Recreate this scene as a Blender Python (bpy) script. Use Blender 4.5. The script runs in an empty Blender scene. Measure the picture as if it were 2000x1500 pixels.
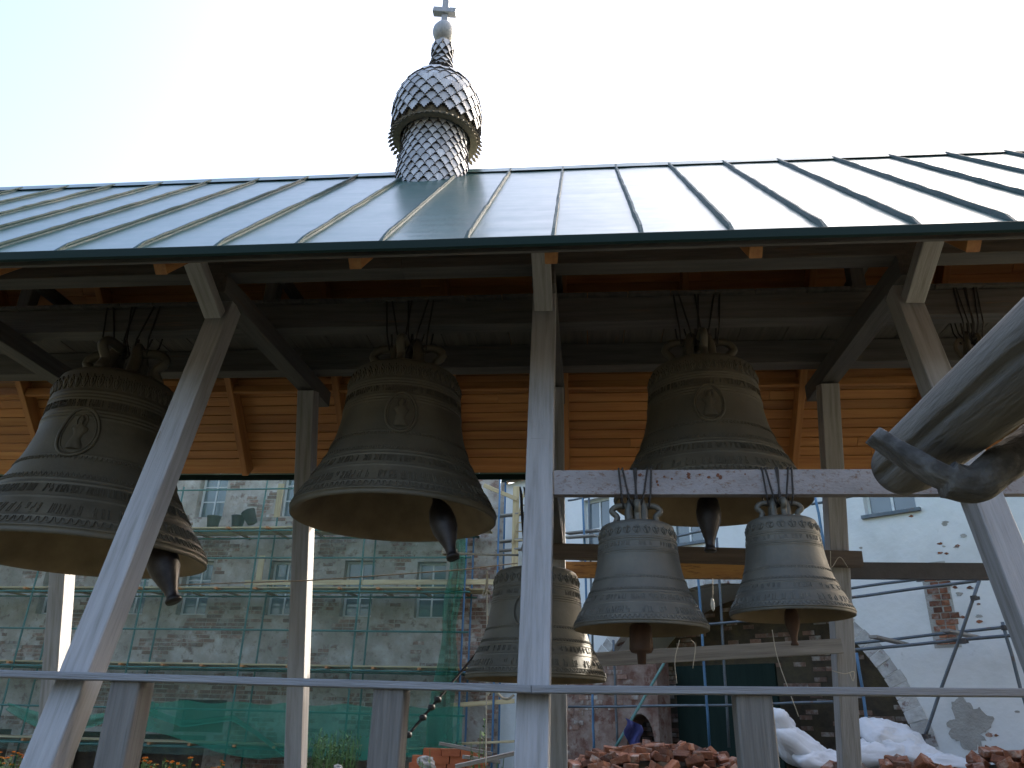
import bpy, bmesh, math, random
from mathutils import Vector, Matrix, noise
random.seed(7)
RD = math.radians
sc = bpy.context.scene
COL = sc.collection
# ------------------------------------------------------------------ camera (eye is the world origin)
YAW, PITCH, ROLL, FPX = 0.0969, 0.4117, 0.0252, 1513.8
G = -1.4                                                   # ground level below the eye
_f = Vector((-math.sin(YAW)*math.cos(PITCH), math.cos(YAW)*math.cos(PITCH), math.sin(PITCH)))
_r0 = Vector((math.cos(YAW), math.sin(YAW), 0)); _u0 = _r0.cross(_f)
_r = _r0*math.cos(ROLL) + _u0*math.sin(ROLL); _u = -_r0*math.sin(ROLL) + _u0*math.cos(ROLL)
cam = bpy.data.cameras.new('camera'); camo = bpy.data.objects.new('camera', cam); COL.objects.link(camo)
camo.matrix_world = Matrix(((_r.x, _u.x, -_f.x, 0), (_r.y, _u.y, -_f.y, 0), (_r.z, _u.z, -_f.z, 0), (0, 0, 0, 1)))
cam.sensor_width = 36; cam.lens = FPX/2000*36; cam.clip_end = 2000; cam.clip_start = .05
sc.camera = camo
# ------------------------------------------------------------------ sky, sun, exposure
SUN_AZ, SUN_EL = RD(46), RD(28.2)                             # azimuth from +Y towards +X
w = bpy.data.worlds.new('World'); sc.world = w; w.use_nodes = True
nt = w.node_tree; bg = nt.nodes['Background']
sky = nt.nodes.new('ShaderNodeTexSky'); sky.sky_type = 'NISHITA'; sky.sun_disc = False
sky.sun_elevation = SUN_EL; sky.sun_rotation = SUN_AZ; sky.air_density = 1.0; sky.dust_density = 7.0; sky.ozone_density = 1.0
nt.links.new(sky.outputs[0], bg.inputs[0]); bg.inputs[1].default_value = 0.15
sl = bpy.data.lights.new('sun', 'SUN'); so = bpy.data.objects.new('sun', sl); COL.objects.link(so)
sl.energy = 2.3; sl.angle = RD(.53); sl.color = (1, .93, .82)
sdir = Vector((math.sin(SUN_AZ)*math.cos(SUN_EL), math.cos(SUN_AZ)*math.cos(SUN_EL), math.sin(SUN_EL)))
so.rotation_euler = sdir.to_track_quat('Z', 'Y').to_euler(); so.location = (20, 20, 30)
sc.view_settings.view_transform = 'Standard'; sc.view_settings.look = 'None'
sc.view_settings.exposure = 2.3; sc.view_settings.gamma = 1; sc.view_settings.use_curve_mapping = False
sc.cycles.use_denoising = True; sc.cycles.use_adaptive_sampling = True; sc.cycles.adaptive_threshold = .02; sc.cycles.max_bounces = 8; sc.cycles.transparent_max_bounces = 24

# ------------------------------------------------------------------ measuring: a picture point on a plane of the place
def ray(px, py): return _f + _r*((px-1000)/FPX) - _u*((py-750)/FPX)
def at_plane(px, py, n, d): v = ray(px, py); return v*(d/v.dot(n))
def at_y(px, py, y): return at_plane(px, py, Vector((0, 1, 0)), y)

# ------------------------------------------------------------------ materials
class NT:
    def __init__(s, m): s.t = m.node_tree; s.n = s.t.nodes; s.l = s.t.links
    def new(s, typ, **kw):
        n = s.n.new('ShaderNode'+typ)
        for k, v in kw.items():
            if k.startswith('i_'): n.inputs[k[2:].replace('_', ' ')].default_value = v
            else: setattr(n, k, v)
        return n
    def link(s, a, b): s.l.new(a, b)
def c4(c): return (c[0], c[1], c[2], 1)
MATS = {}; ALB = .86
def mat(name, cols, scale=4, stretch=(1, 1, 1), rough=.7, metal=0, bump=.15, bscale=None, detail=6, spots=None, spotscale=8,
        spotlim=(.6, .7), var=.0, spec=.5, island=False, coat=0, rvar=.15):
    """noise-mixed colours in the object's own frame, a second 'spots' colour for wear, and fine relief"""
    cols = [tuple(v*ALB for v in c) for c in cols]; spots = tuple(v*ALB for v in spots) if spots else None
    m = bpy.data.materials.new(name); m.use_nodes = True; N = NT(m); b = N.n['Principled BSDF']
    tc = N.new('TexCoord'); oi = N.new('ObjectInfo')
    rnd = oi.outputs['Random']
    if island:
        g = N.new('NewGeometry'); a = N.new('Math', operation='ADD'); N.link(g.outputs['Random Per Island'], a.inputs[0]); N.link(rnd, a.inputs[1])
        fr = N.new('Math', operation='FRACT'); N.link(a.outputs[0], fr.inputs[0]); rnd = fr.outputs[0]
    off = N.new('VectorMath', operation='SCALE'); off.inputs[0].default_value = (37, 53, 71); N.link(oi.outputs['Random'], off.inputs['Scale'])
    ad = N.new('VectorMath', operation='ADD'); N.link(tc.outputs['Object'], ad.inputs[0]); N.link(off.outputs[0], ad.inputs[1])
    mp = N.new('Mapping'); mp.inputs['Scale'].default_value = stretch; N.link(ad.outputs[0], mp.inputs[0])
    n1 = N.new('TexNoise'); n1.inputs['Scale'].default_value = scale; n1.inputs['Detail'].default_value = detail; n1.inputs['Roughness'].default_value = .6
    N.link(mp.outputs[0], n1.inputs[0])
    cr = N.new('ValToRGB'); N.link(n1.outputs[0], cr.inputs[0]); e = cr.color_ramp.elements
    k = len(cols)
    while len(e) < k: e.new(.5)
    for i, c in enumerate(cols): e[i].position = .3+.4*i/max(1, k-1); e[i].color = c4(c)
    col = cr.outputs[0]
    if spots:
        n2 = N.new('TexNoise'); n2.inputs['Scale'].default_value = spotscale; n2.inputs['Detail'].default_value = 7; n2.inputs['Roughness'].default_value = .65
        N.link(mp.outputs[0], n2.inputs[0])
        mr = N.new('MapRange'); mr.inputs[1].default_value, mr.inputs[2].default_value = spotlim; N.link(n2.outputs[0], mr.inputs[0])
        mx = N.new('Mix', data_type='RGBA'); N.link(mr.outputs[0], mx.inputs[0]); N.link(col, mx.inputs[6]); mx.inputs[7].default_value = c4(spots); col = mx.outputs[2]
    if var:
        mv = N.new('MapRange'); mv.inputs[3].default_value = 1-var; mv.inputs[4].default_value = 1+var; N.link(rnd, mv.inputs[0])
        vm = N.new('VectorMath', operation='SCALE'); N.link(col, vm.inputs[0]); N.link(mv.outputs[0], vm.inputs['Scale']); col = vm.outputs[0]
    N.link(col, b.inputs['Base Color'])
    rr = N.new('MapRange'); rr.inputs[3].default_value = max(.03, rough-rvar); rr.inputs[4].default_value = min(1, rough+rvar); N.link(n1.outputs[0], rr.inputs[0])
    N.link(rr.outputs[0], b.inputs['Roughness']); b.inputs['Metallic'].default_value = metal; b.inputs['Specular IOR Level'].default_value = spec
    b.inputs['Coat Weight'].default_value = coat; b.inputs['Coat Roughness'].default_value = .1
    if bump:
        n3 = N.new('TexNoise'); n3.inputs['Scale'].default_value = bscale or scale*3; n3.inputs['Detail'].default_value = 6; N.link(mp.outputs[0], n3.inputs[0])
        bp = N.new('Bump'); bp.inputs['Strength'].default_value = bump; bp.inputs['Distance'].default_value = .02
        N.link(n3.outputs[0], bp.inputs['Height']); N.link(bp.outputs[0], b.inputs['Normal'])
    MATS[name] = m; return m
GR = (1, 14, 14)
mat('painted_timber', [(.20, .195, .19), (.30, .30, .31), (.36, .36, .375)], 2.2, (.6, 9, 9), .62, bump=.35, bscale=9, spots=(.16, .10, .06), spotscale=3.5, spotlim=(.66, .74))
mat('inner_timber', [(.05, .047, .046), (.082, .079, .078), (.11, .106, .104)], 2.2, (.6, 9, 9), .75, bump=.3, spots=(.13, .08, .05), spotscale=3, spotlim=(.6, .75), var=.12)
mat('rail_paint', [(.16, .165, .18), (.24, .25, .27)], 3, (.5, 8, 8), .55, bump=.4, bscale=14)
mat('weathered_post', [(.085, .08, .075), (.145, .138, .13), (.19, .182, .172)], 2.5, (.5, 12, 12), .8, bump=.5, bscale=6, spots=(.08, .07, .06), spotscale=4, spotlim=(.64, .72))
mat('pine_board', [(.27, .105, .03), (.375, .165, .05), (.44, .22, .075)], 1.6, (.5, 10, 10), .55, bump=.2, bscale=8, spots=(.16, .055, .015), spotscale=2.6, spotlim=(.68, .73), var=.22)
mat('pine_rafter', [(.26, .105, .03), (.36, .16, .05), (.42, .21, .075)], 1.8, (.5, 9, 9), .6, bump=.2, spots=(.2, .07, .02), spotscale=3, spotlim=(.68, .74), var=.12)
mat('light_plank', [(.36, .25, .13), (.52, .40, .22), (.60, .49, .30)], 2, (.6, 9, 9), .7, bump=.25, var=.15)
mat('brown_timber', [(.07, .05, .038), (.11, .082, .065), (.15, .118, .095)], 2, (.6, 10, 10), .8, bump=.3)
mat('grey_plank', [(.17, .15, .14), (.26, .24, .22), (.33, .31, .29)], 2, (.6, 10, 10), .8, bump=.3, var=.12)
mat('log_wood', [(.085, .078, .068), (.125, .116, .104), (.165, .156, .142)], 2, (8, .9, 8), .9, bump=.45, bscale=9, spots=(.05, .045, .04), spotscale=5, spotlim=(.62, .72), spec=.25)
mat('hook_wood', [(.03, .027, .024), (.075, .07, .066), (.16, .155, .15)], 9, (1, 2.5, 1), .9, bump=1.0, bscale=16)
mat('bronze', [(.075, .065, .045), (.11, .096, .068), (.14, .125, .09)], 3, (1, 1, 1), .62, metal=.25, bump=.12, bscale=30, spots=(.085, .082, .07), spotscale=2.2, spotlim=(.4, .85))
mat('grey_bronze', [(.072, .066, .052), (.105, .097, .078), (.14, .13, .103)], 4, (1, 1, 1), .58, metal=.3, bump=.12, bscale=35, spots=(.088, .088, .078), spotscale=2.5, spotlim=(.45, .7))
mat('bell_inside', [(.13, .095, .055), (.19, .14, .085), (.24, .18, .11)], 3, (1, 1, 1), .7, metal=.15, bump=.1, bscale=20)
mat('iron', [(.018, .016, .018), (.035, .03, .03), (.05, .045, .045)], 9, (1, 1, 1), .45, metal=.6, bump=.2, bscale=30)
mat('rusty_iron', [(.05, .025, .016), (.09, .045, .026)], 9, (1, 1, 1), .75, metal=.2, bump=.3)
mat('rusty_beam', [(.17, .155, .16), (.24, .225, .235), (.28, .27, .285)], 5, (.6, 1, 1), .6, bump=.3, bscale=60, spots=(.14, .085, .06), spotscale=42, spotlim=(.54, .68))
mat('rust', [(.10, .035, .018), (.16, .06, .03)], 14, rough=.9, bump=.5)
mat('ochre_steel', [(.16, .075, .03), (.34, .19, .06), (.42, .26, .08)], 3, (.5, 1, 4), .7, bump=.3, spots=(.10, .04, .02), spotscale=6, spotlim=(.55, .65))
mat('dark_steel', [(.05, .045, .045), (.08, .075, .075)], 6, rough=.6, metal=.3, bump=.2)
mat('wire', [(.02, .018, .018), (.04, .036, .034)], 20, rough=.6, metal=.5, bump=0)
mat('rope', [(.28, .20, .14), (.42, .33, .24)], 60, rough=.9, bump=.5)
mat('pale_rope', [(.45, .40, .32), (.60, .56, .48)], 60, rough=.9, bump=.5)
mat('shingle', [(.28, .285, .30), (.40, .405, .42), (.50, .50, .51)], 6, (12, 12, .8), .42, bump=.3, bscale=6, var=.28, island=True, spec=.6)
mat('shingle_edge', [(.055, .05, .047), (.09, .084, .08)], 8, rough=.95, bump=.2, spec=.1)
mat('cupola_wood', [(.10, .085, .06), (.18, .15, .10)], 5, (6, 6, .7), .8, bump=.3)
mat('silver_wood', [(.26, .27, .29), (.38, .39, .41)], 5, (9, 9, .8), .55, bump=.3)
mat('brick', [(.13, .05, .027), (.24, .088, .043), (.31, .145, .08)], 9, rough=.92, bump=.6, bscale=25, spots=(.38, .33, .29), spotscale=5, spotlim=(.52, .68), var=.5, island=True)
mat('facade_brick', [(.17, .10, .075), (.26, .15, .11), (.32, .22, .17)], 9, rough=.95, bump=.6, bscale=25, spots=(.50, .46, .42), spotscale=3.5, spotlim=(.48, .66), var=.3, island=True)
mat('new_brick', [(.42, .11, .045), (.50, .15, .06)], 9, rough=.9, bump=.3, var=.12)
mat('worn_plaster', [(.28, .23, .19), (.41, .36, .31), (.60, .56, .51)], 1.6, rough=.95, bump=.7, bscale=14, spots=(.22, .14, .11), spotscale=5, spotlim=(.55, .68), detail=9)
mat('mortar', [(.32, .30, .27), (.44, .42, .39)], 4, rough=.95, bump=.7, bscale=30)
mat('white_wash', [(.66, .66, .65), (.76, .76, .755), (.80, .80, .80)], 1.2, rough=.9, bump=.45, bscale=8, spots=(.48, .47, .45), spotscale=2.6, spotlim=(.66, .76), detail=8)
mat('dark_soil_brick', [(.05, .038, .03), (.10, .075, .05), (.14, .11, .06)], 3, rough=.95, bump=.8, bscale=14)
mat('window_paint', [(.62, .63, .62), (.74, .75, .74)], 8, rough=.5, bump=.1)
mat('scaffold_tube', [(.09, .11, .13), (.15, .17, .19)], 6, rough=.5, metal=.4, bump=.15, spots=(.14, .08, .05), spotscale=5, spotlim=(.6, .7))
mat('green_tube', [(.03, .12, .11), (.05, .17, .15)], 5, rough=.5, bump=.1)
mat('blue_tube', [(.05, .13, .24), (.08, .19, .33)], 5, rough=.5, bump=.1)
mat('sack', [(.62, .62, .63), (.74, .74, .75)], 3, rough=.6, bump=.6, bscale=9)
mat('blue_cloth', [(.03, .04, .14), (.05, .06, .22)], 5, rough=.9, bump=.5)
mat('bucket_rubber', [(.03, .035, .035), (.05, .055, .055)], 6, rough=.6, bump=.1)
mat('soil', [(.07, .06, .04), (.11, .095, .065), (.15, .13, .095)], .8, rough=1, bump=.8, bscale=6, spots=(.07, .11, .03), spotscale=.6, spotlim=(.5, .62), detail=9)
mat('leaf', [(.04, .09, .015), (.08, .15, .03), (.14, .20, .05)], 5, rough=.6, bump=0, var=.3, island=True)
mat('petal', [(.70, .20, .01), (.75, .30, .02)], 5, rough=.6, bump=0, var=.2, island=True)
mat('dark_green_metal', [(.003, .013, .011), (.005, .019, .016)], 3, (.5, 1, 1), .75, bump=.1, spec=.2)
mat('seam_metal', [(.006, .032, .030), (.013, .052, .047)], 9, (1, 1, 1), .55, bump=.2, spec=.4)
mat('red_plaster', [(.13, .075, .055), (.22, .14, .11), (.34, .27, .23)], 2.2, rough=.95, bump=.9, bscale=12, spots=(.14, .06, .04), spotscale=4, spotlim=(.5, .62), detail=9)
mat('chalky_stone', [(.34, .32, .30), (.48, .46, .44), (.60, .59, .575)], 4, rough=.95, bump=.8, bscale=14, spots=(.17, .09, .07), spotscale=3.2, spotlim=(.60, .68), var=.18)
mat('stone', [(.25, .24, .225), (.42, .41, .395)], 5, rough=.9, bump=.6)
mat('dark_panel', [(.010, .020, .017), (.018, .032, .027)], 2, (4, 1, .5), .95, bump=.3, spec=.1)

# green painted sheet metal: gloss and slow dents across the slope
def roof_material():
    m = bpy.data.materials.new('green_sheet_metal'); m.use_nodes = True; N = NT(m); b = N.n['Principled BSDF']
    tc = N.new('TexCoord'); oi = N.new('ObjectInfo')
    off = N.new('VectorMath', operation='SCALE'); off.inputs[0].default_value = (0, 0, 9); N.link(oi.outputs['Random'], off.inputs['Scale'])
    ad = N.new('VectorMath', operation='ADD'); N.link(tc.outputs['Object'], ad.inputs[0]); N.link(off.outputs[0], ad.inputs[1])
    mp = N.new('Mapping'); mp.inputs['Scale'].default_value = (.55, 3.1, 3.1); N.link(ad.outputs[0], mp.inputs[0])
    n1 = N.new('TexNoise'); n1.inputs['Scale'].default_value = .9; n1.inputs['Detail'].default_value = 2.5; N.link(mp.outputs[0], n1.inputs[0])
    n2 = N.new('TexNoise'); n2.inputs['Scale'].default_value = 7; n2.inputs['Detail'].default_value = 5; N.link(tc.outputs['Object'], n2.inputs[0])
    mr = N.new('MapRange'); mr.inputs[3].default_value = .30; mr.inputs[4].default_value = .42; N.link(n2.outputs[0], mr.inputs[0]); N.link(mr.outputs[0], b.inputs['Roughness'])
    cr = N.new('ValToRGB'); cr.color_ramp.elements[0].color = (.012, .06, .05, 1); cr.color_ramp.elements[1].color = (.03, .105, .09, 1); N.link(n2.outputs[0], cr.inputs[0]); N.link(cr.outputs[0], b.inputs['Base Color'])
    bp = N.new('Bump'); bp.inputs['Strength'].default_value = .30; bp.inputs['Distance'].default_value = .03; N.link(n1.outputs[0], bp.inputs['Height']); N.link(bp.outputs[0], b.inputs['Normal'])
    b.inputs['IOR'].default_value = 1.8; b.inputs['Metallic'].default_value = .2; b.inputs['Coat Weight'].default_value = .45; b.inputs['Coat Roughness'].default_value = .22
    N.link(bp.outputs[0], b.inputs['Coat Normal']); MATS['green_sheet_metal'] = m
roof_material()
def glass_material():
    m = bpy.data.materials.new('window_glass'); m.use_nodes = True; N = NT(m); b = N.n['Principled BSDF']
    tc = N.new('TexCoord'); n1 = N.new('TexNoise'); n1.inputs['Scale'].default_value = 1.3; N.link(tc.outputs['Object'], n1.inputs[0])
    cr = N.new('ValToRGB'); cr.color_ramp.elements[0].color = (.05, .065, .075, 1); cr.color_ramp.elements[1].color = (.14, .17, .19, 1); N.link(n1.outputs[0], cr.inputs[0]); N.link(cr.outputs[0], b.inputs['Base Color'])
    b.inputs['Roughness'].default_value = .06; b.inputs['Specular IOR Level'].default_value = .8; MATS['window_glass'] = m
glass_material()
def net_material(name, cover, col):
    m = bpy.data.materials.new(name); m.use_nodes = True; N = NT(m); N.n.remove(N.n['Principled BSDF']); out = N.n['Material Output']
    tr = N.new('BsdfTransparent'); df = N.new('BsdfDiffuse'); tl = N.new('BsdfTranslucent'); df.inputs[0].default_value = c4(col); tl.inputs[0].default_value = c4(col)
    m1 = N.new('MixShader'); m1.inputs[0].default_value = .45; N.link(df.outputs[0], m1.inputs[1]); N.link(tl.outputs[0], m1.inputs[2])
    tc = N.new('TexCoord'); n1 = N.new('TexNoise'); n1.inputs['Scale'].default_value = .8; n1.inputs['Detail'].default_value = 5; N.link(tc.outputs['Object'], n1.inputs[0])
    mr = N.new('MapRange'); mr.inputs[3].default_value = cover-.12; mr.inputs[4].default_value = cover+.12; N.link(n1.outputs[0], mr.inputs[0])
    m2 = N.new('MixShader'); N.link(mr.outputs[0], m2.inputs[0]); N.link(tr.outputs[0], m2.inputs[1]); N.link(m1.outputs[0], m2.inputs[2]); N.link(m2.outputs[0], out.inputs[0]); MATS[name] = m
net_material('green_net', .25, (.17, .28, .225)); net_material('thick_green_net', .60, (.06, .30, .20))

# ------------------------------------------------------------------ mesh helpers
class MB:
    def __init__(s): s.v = []; s.f = []
    def add(s, vs, fs):
        k = len(s.v); s.v += [Vector(q) for q in vs]; s.f += [tuple(i+k for i in f) for f in fs]; return s
    def box(s, a, b):
        x0, y0, z0 = a; x1, y1, z1 = b
        return s.add([(x0, y0, z0), (x1, y0, z0), (x1, y1, z0), (x0, y1, z0), (x0, y0, z1), (x1, y0, z1), (x1, y1, z1), (x0, y1, z1)],
                     [(0, 3, 2, 1), (4, 5, 6, 7), (0, 1, 5, 4), (1, 2, 6, 5), (2, 3, 7, 6), (3, 0, 4, 7)])
    def tube(s, pts, r, n=8, caps=True, closed=False):
        pts = [Vector(q) for q in pts]; k = len(pts); rs = r if isinstance(r, (list, tuple)) else [r]*k
        rings = []; ref = None
        for i, p in enumerate(pts):
            if closed: t = pts[(i+1) % k]-pts[i-1]
            else: t = pts[min(i+1, k-1)]-pts[max(i-1, 0)]
            t.normalize()
            if ref is None:
                ref = Vector((0, 0, 1)) if abs(t.z) < .9 else Vector((1, 0, 0))
            a = (ref - t*ref.dot(t)).normalized(); b = t.cross(a); ref = a
            rings.append([p+(a*math.cos(2*math.pi*j/n)+b*math.sin(2*math.pi*j/n))*rs[i] for j in range(n)])
        fs = []
        for i in range(k if closed else k-1):
            i2 = (i+1) % k
            for j in range(n): fs.append((i*n+j, i*n+(j+1) % n, i2*n+(j+1) % n, i2*n+j))
        if caps and not closed: fs += [tuple(reversed(range(n))), tuple((k-1)*n+j for j in range(n))]
        return s.add([q for rg in rings for q in rg], fs)
    def lathe(s, prof, n=48, M=None):
        vs = []; fs = []; idx = []
        for r, z in prof:
            if r < 1e-6: idx.append([len(vs)]); vs.append(Vector((0, 0, z)))
            else: idx.append(list(range(len(vs), len(vs)+n))); vs += [Vector((r*math.cos(2*math.pi*j/n), r*math.sin(2*math.pi*j/n), z)) for j in range(n)]
        for a, b in zip(idx, idx[1:]):
            for j in range(n):
                q = [a[j % len(a)], a[(j+1) % len(a)], b[(j+1) % len(b)], b[j % len(b)]]
                q2 = [];
                for i in q:
                    if i not in q2: q2.append(i)
                if len(q2) > 2: fs.append(tuple(q2))
        if M is not None: vs = [M @ q for q in vs]
        return s.add(vs, fs)
    def mesh(s, name, smooth=False, M=None):
        me = bpy.data.meshes.new(name); me.from_pydata([(M @ q) if M is not None else q for q in s.v], [], s.f); me.update()
        if smooth: me.polygons.foreach_set('use_smooth', [True]*len(me.polygons))
        return me
def tag(o, label, cat, group=None):
    o['label'] = label; o['category'] = cat
    if group: o['group'] = group
    return o
def thing(name, loc, label, cat, group=None, rz=0):
    o = bpy.data.objects.new(name, None); COL.objects.link(o); o.location = loc; o.rotation_euler = (0, 0, rz); o.empty_display_size = .2
    return tag(o, label, cat, group)
def wmat(o):
    m = Matrix.LocRotScale(o.location, o.rotation_euler, None)
    return (wmat(o.parent) @ m) if o.parent else m
def setm(o, M):
    l, q, sc_ = M.decompose(); o.location = l; o.rotation_euler = q.to_euler(); return o
def obj(name, mb, m, parent=None, smooth=False, local=False, origin=None, kind=None):
    """mesh given in world coordinates (or in the parent's own frame) -> ONE object"""
    if parent is not None:
        me = mb.mesh(name, smooth, None if local else wmat(parent).inverted()); o = bpy.data.objects.new(name, me); o.parent = parent
    else:
        if origin is None:
            xs = [q.x for q in mb.v]; ys = [q.y for q in mb.v]; origin = Vector(((min(xs)+max(xs))/2, (min(ys)+max(ys))/2, min(q.z for q in mb.v)))
        me = mb.mesh(name, smooth, Matrix.Translation(-Vector(origin))); o = bpy.data.objects.new(name, me); o.location = origin
    COL.objects.link(o); me.materials.append(MATS[m] if isinstance(m, str) else m)
    if kind: o['kind'] = kind
    return o
def inst(name, me, M, parent=None):
    """another object on shared mesh data; M in the parent's frame"""
    o = bpy.data.objects.new(name, me); COL.objects.link(o)
    if parent is not None: o.parent = parent
    return setm(o, M)
def beam_mb(L, w_, h, ch=.006, jit=.0012, rnd=random):
    a, b = w_/2, h/2
    prof = [(-a+ch, -b), (a-ch, -b), (a, -b+ch), (a, b-ch), (a-ch, b), (-a+ch, b), (-a, b-ch), (-a, -b+ch)]
    n = max(1, int(L/.35)); mb = MB(); vs = []; fs = []
    for i in range(n+1):
        dy, dz = rnd.uniform(-jit, jit), rnd.uniform(-jit, jit)
        for (p, q) in prof: vs.append((L*i/n, p+dy+rnd.uniform(-jit, jit)*.4, q+dz+rnd.uniform(-jit, jit)*.4))
    for i in range(n):
        for j in range(8): fs.append((i*8+j, (i+1)*8+j, (i+1)*8+(j+1) % 8, i*8+(j+1) % 8))
    fs += [tuple(range(8)), tuple(reversed(range(n*8, n*8+8)))]
    return mb.add(vs, [tuple(reversed(f)) for f in fs] if False else fs)
def frame_of(P, Q, up=(0, 0, 1)):
    P, Q = Vector(P), Vector(Q); x = (Q-P).normalized(); up = Vector(up); z = (up-x*up.dot(x))
    if z.length < 1e-4: z = Vector((0, 1, 0))-x*x.y
    z.normalize(); y = z.cross(x)
    return Matrix(((x.x, y.x, z.x, P.x), (x.y, y.y, z.y, P.y), (x.z, y.z, z.z, P.z), (0, 0, 0, 1)))
def beam(name, P, Q, w_, h, m, parent=None, up=(0, 0, 1), ch=.006, jit=.0012, local=False):
    """a sawn timber from P to Q (axis), w_ sideways and h along up; its grain runs along its own X"""
    mb = beam_mb((Vector(Q)-Vector(P)).length, w_, h, ch, jit); M = frame_of(P, Q, up)
    me = mb.mesh(name); me.materials.append(MATS[m]); bm = bmesh.new(); bm.from_mesh(me); bmesh.ops.recalc_face_normals(bm, faces=bm.faces); bm.to_mesh(me); bm.free()
    o = bpy.data.objects.new(name, me); COL.objects.link(o)
    if parent is not None:
        o.parent = parent
        if not local: M = wmat(parent).inverted() @ M
    return setm(o, M)
def fixn(o):
    bm = bmesh.new(); bm.from_mesh(o.data); bmesh.ops.recalc_face_normals(bm, faces=bm.faces); bm.to_mesh(o.data); bm.free(); return o
def struct(o): o['kind'] = 'structure'; return o
def lerp(a, b, t): return a+(b-a)*t
def catmull(pts, n=6):
    pts = [Vector(q) for q in pts]; out = []
    P = [pts[0]*2-pts[1]]+pts+[pts[-1]*2-pts[-2]]
    for i in range(1, len(P)-2):
        for k in range(n):
            t = k/n; a, b, c, d = P[i-1:i+3]
            out.append(.5*((2*b)+(c-a)*t+(2*a-5*b+4*c-d)*t*t+(3*b-a-3*c+d)*t**3))
    out.append(pts[-1]); return out

# ================================================================== GROUND
mb = MB(); n = 60; vs = []; fs = []
for j in range(n+1):
    for i in range(n+1):
        x = -60+120*i/n; y = -40+120*j/n
        z = G + .05*noise.noise(Vector((x*.5, y*.5, 0)))
        vs.append((x*(6 if i in (0, n) else 1), y if j not in (0, n) else (-400 if j == 0 else 500), z))
for j in range(n):
    for i in range(n): fs.append((j*(n+1)+i, j*(n+1)+i+1, (j+1)*(n+1)+i+1, (j+1)*(n+1)+i))
struct(obj('ground', mb.add(vs, fs), 'soil', smooth=True, origin=(0, 0, 0)))

# ================================================================== BELL SHELTER: trestle frames
SH = thing('bell_shelter', (-.3, 7.1, G), 'long open timber bell shelter on splayed legs with green sheet-metal roof', 'bell shelter')
FX = [-6.2, -3.35, -.32, 2.82, 5.85]
RX = [-6.17, -3.24, -.30, 2.76, 5.85]
TW = .205
def ff(z): return 5.086+.285*z                               # outer (front) face of the front legs
def rf(z): return 9.165-.285*z                               # inner (front) face of the rear legs
for i, x in enumerate(FX):
    beam('leg', (x, ff(G-.1)+.106, G-.1), (x, ff(3.56)+.106, 3.56), TW, TW, 'painted_timber', SH, up=(0, -1, 0))
    xr = RX[i]
    beam('leg', (xr, rf(G-.1)+.106, G-.1), (xr, rf(3.56)+.106, 3.56), TW-.01, TW, 'painted_timber', SH, up=(0, -1, 0))
    xm = (x+xr)/2
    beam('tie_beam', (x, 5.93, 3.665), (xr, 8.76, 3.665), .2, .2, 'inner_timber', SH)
    beam('strut', (x, 6.02, 3.38), (x, 5.30, 3.74), .16, .12, 'painted_timber', SH)
    for yb, mm in ((5.62, .0), (8.62, 0)):
        pass
XL, XR = -9.0, 7.6
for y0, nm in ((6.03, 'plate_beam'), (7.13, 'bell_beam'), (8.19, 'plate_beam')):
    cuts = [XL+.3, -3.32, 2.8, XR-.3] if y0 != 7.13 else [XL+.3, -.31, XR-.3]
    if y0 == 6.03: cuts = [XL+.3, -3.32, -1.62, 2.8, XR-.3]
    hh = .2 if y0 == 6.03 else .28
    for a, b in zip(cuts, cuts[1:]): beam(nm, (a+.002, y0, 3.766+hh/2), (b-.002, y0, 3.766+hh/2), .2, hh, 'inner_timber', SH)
xd = XL+.3                                                     # loft floor laid across the two rear beams
while xd < XR-.5:
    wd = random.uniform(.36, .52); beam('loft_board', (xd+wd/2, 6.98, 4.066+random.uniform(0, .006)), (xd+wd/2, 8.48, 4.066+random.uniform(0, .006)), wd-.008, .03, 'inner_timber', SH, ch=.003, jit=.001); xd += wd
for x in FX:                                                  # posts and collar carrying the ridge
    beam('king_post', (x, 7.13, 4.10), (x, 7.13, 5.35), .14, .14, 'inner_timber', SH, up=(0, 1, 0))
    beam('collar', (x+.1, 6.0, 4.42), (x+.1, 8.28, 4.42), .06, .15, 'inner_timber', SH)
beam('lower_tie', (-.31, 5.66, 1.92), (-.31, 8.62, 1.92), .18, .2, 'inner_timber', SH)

# ------------------------------------------------------------------ roof
YE, ZE, YR, ZR = 4.468, 3.063, 7.191, 5.842
YB = 2*YR-YE
sl_ = Vector((0, YR-YE, ZR-ZE)); SLEN = sl_.length; sl_.normalize(); nf = Vector((0, -sl_.z, sl_.y))
sb_ = Vector((0, sl_.y, -sl_.z)); nb = Vector((0, sl_.z, sl_.y))
S, X0 = .6, -3.776
def fr(x, t, h=0): return Vector((x, YE, ZE))+sl_*t+nf*h       # front slope: t up from the eave
def bk(x, t, h=0): return Vector((x, YR, ZR))+sb_*t+nb*h       # back slope: t down from the ridge
mb = MB()                                                      # sheathing under the sheets (both slopes, real thickness)
for g, t0, t1 in ((fr, .02, SLEN-.01), (bk, .01, SLEN-.02)):
    q = [g(XL, t0, -.02), g(XR, t0, -.02), g(XR, t1, -.02), g(XL, t1, -.02), g(XL, t0, -.045), g(XR, t0, -.045), g(XR, t1, -.045), g(XL, t1, -.045)]
    mb.add(q, [(0, 1, 2, 3), (7, 6, 5, 4), (0, 4, 5, 1), (1, 5, 6, 2), (2, 6, 7, 3), (3, 7, 4, 0)])
ROOF = obj('roof', mb, 'pine_board', SH)
ROOF['label'] = 'steep gabled roof of green sheet metal over pine boards'
i0 = int(math.floor((XL-X0)/S)); i1 = int(math.ceil((XR-X0)/S))
rng = random.Random(3)
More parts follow.
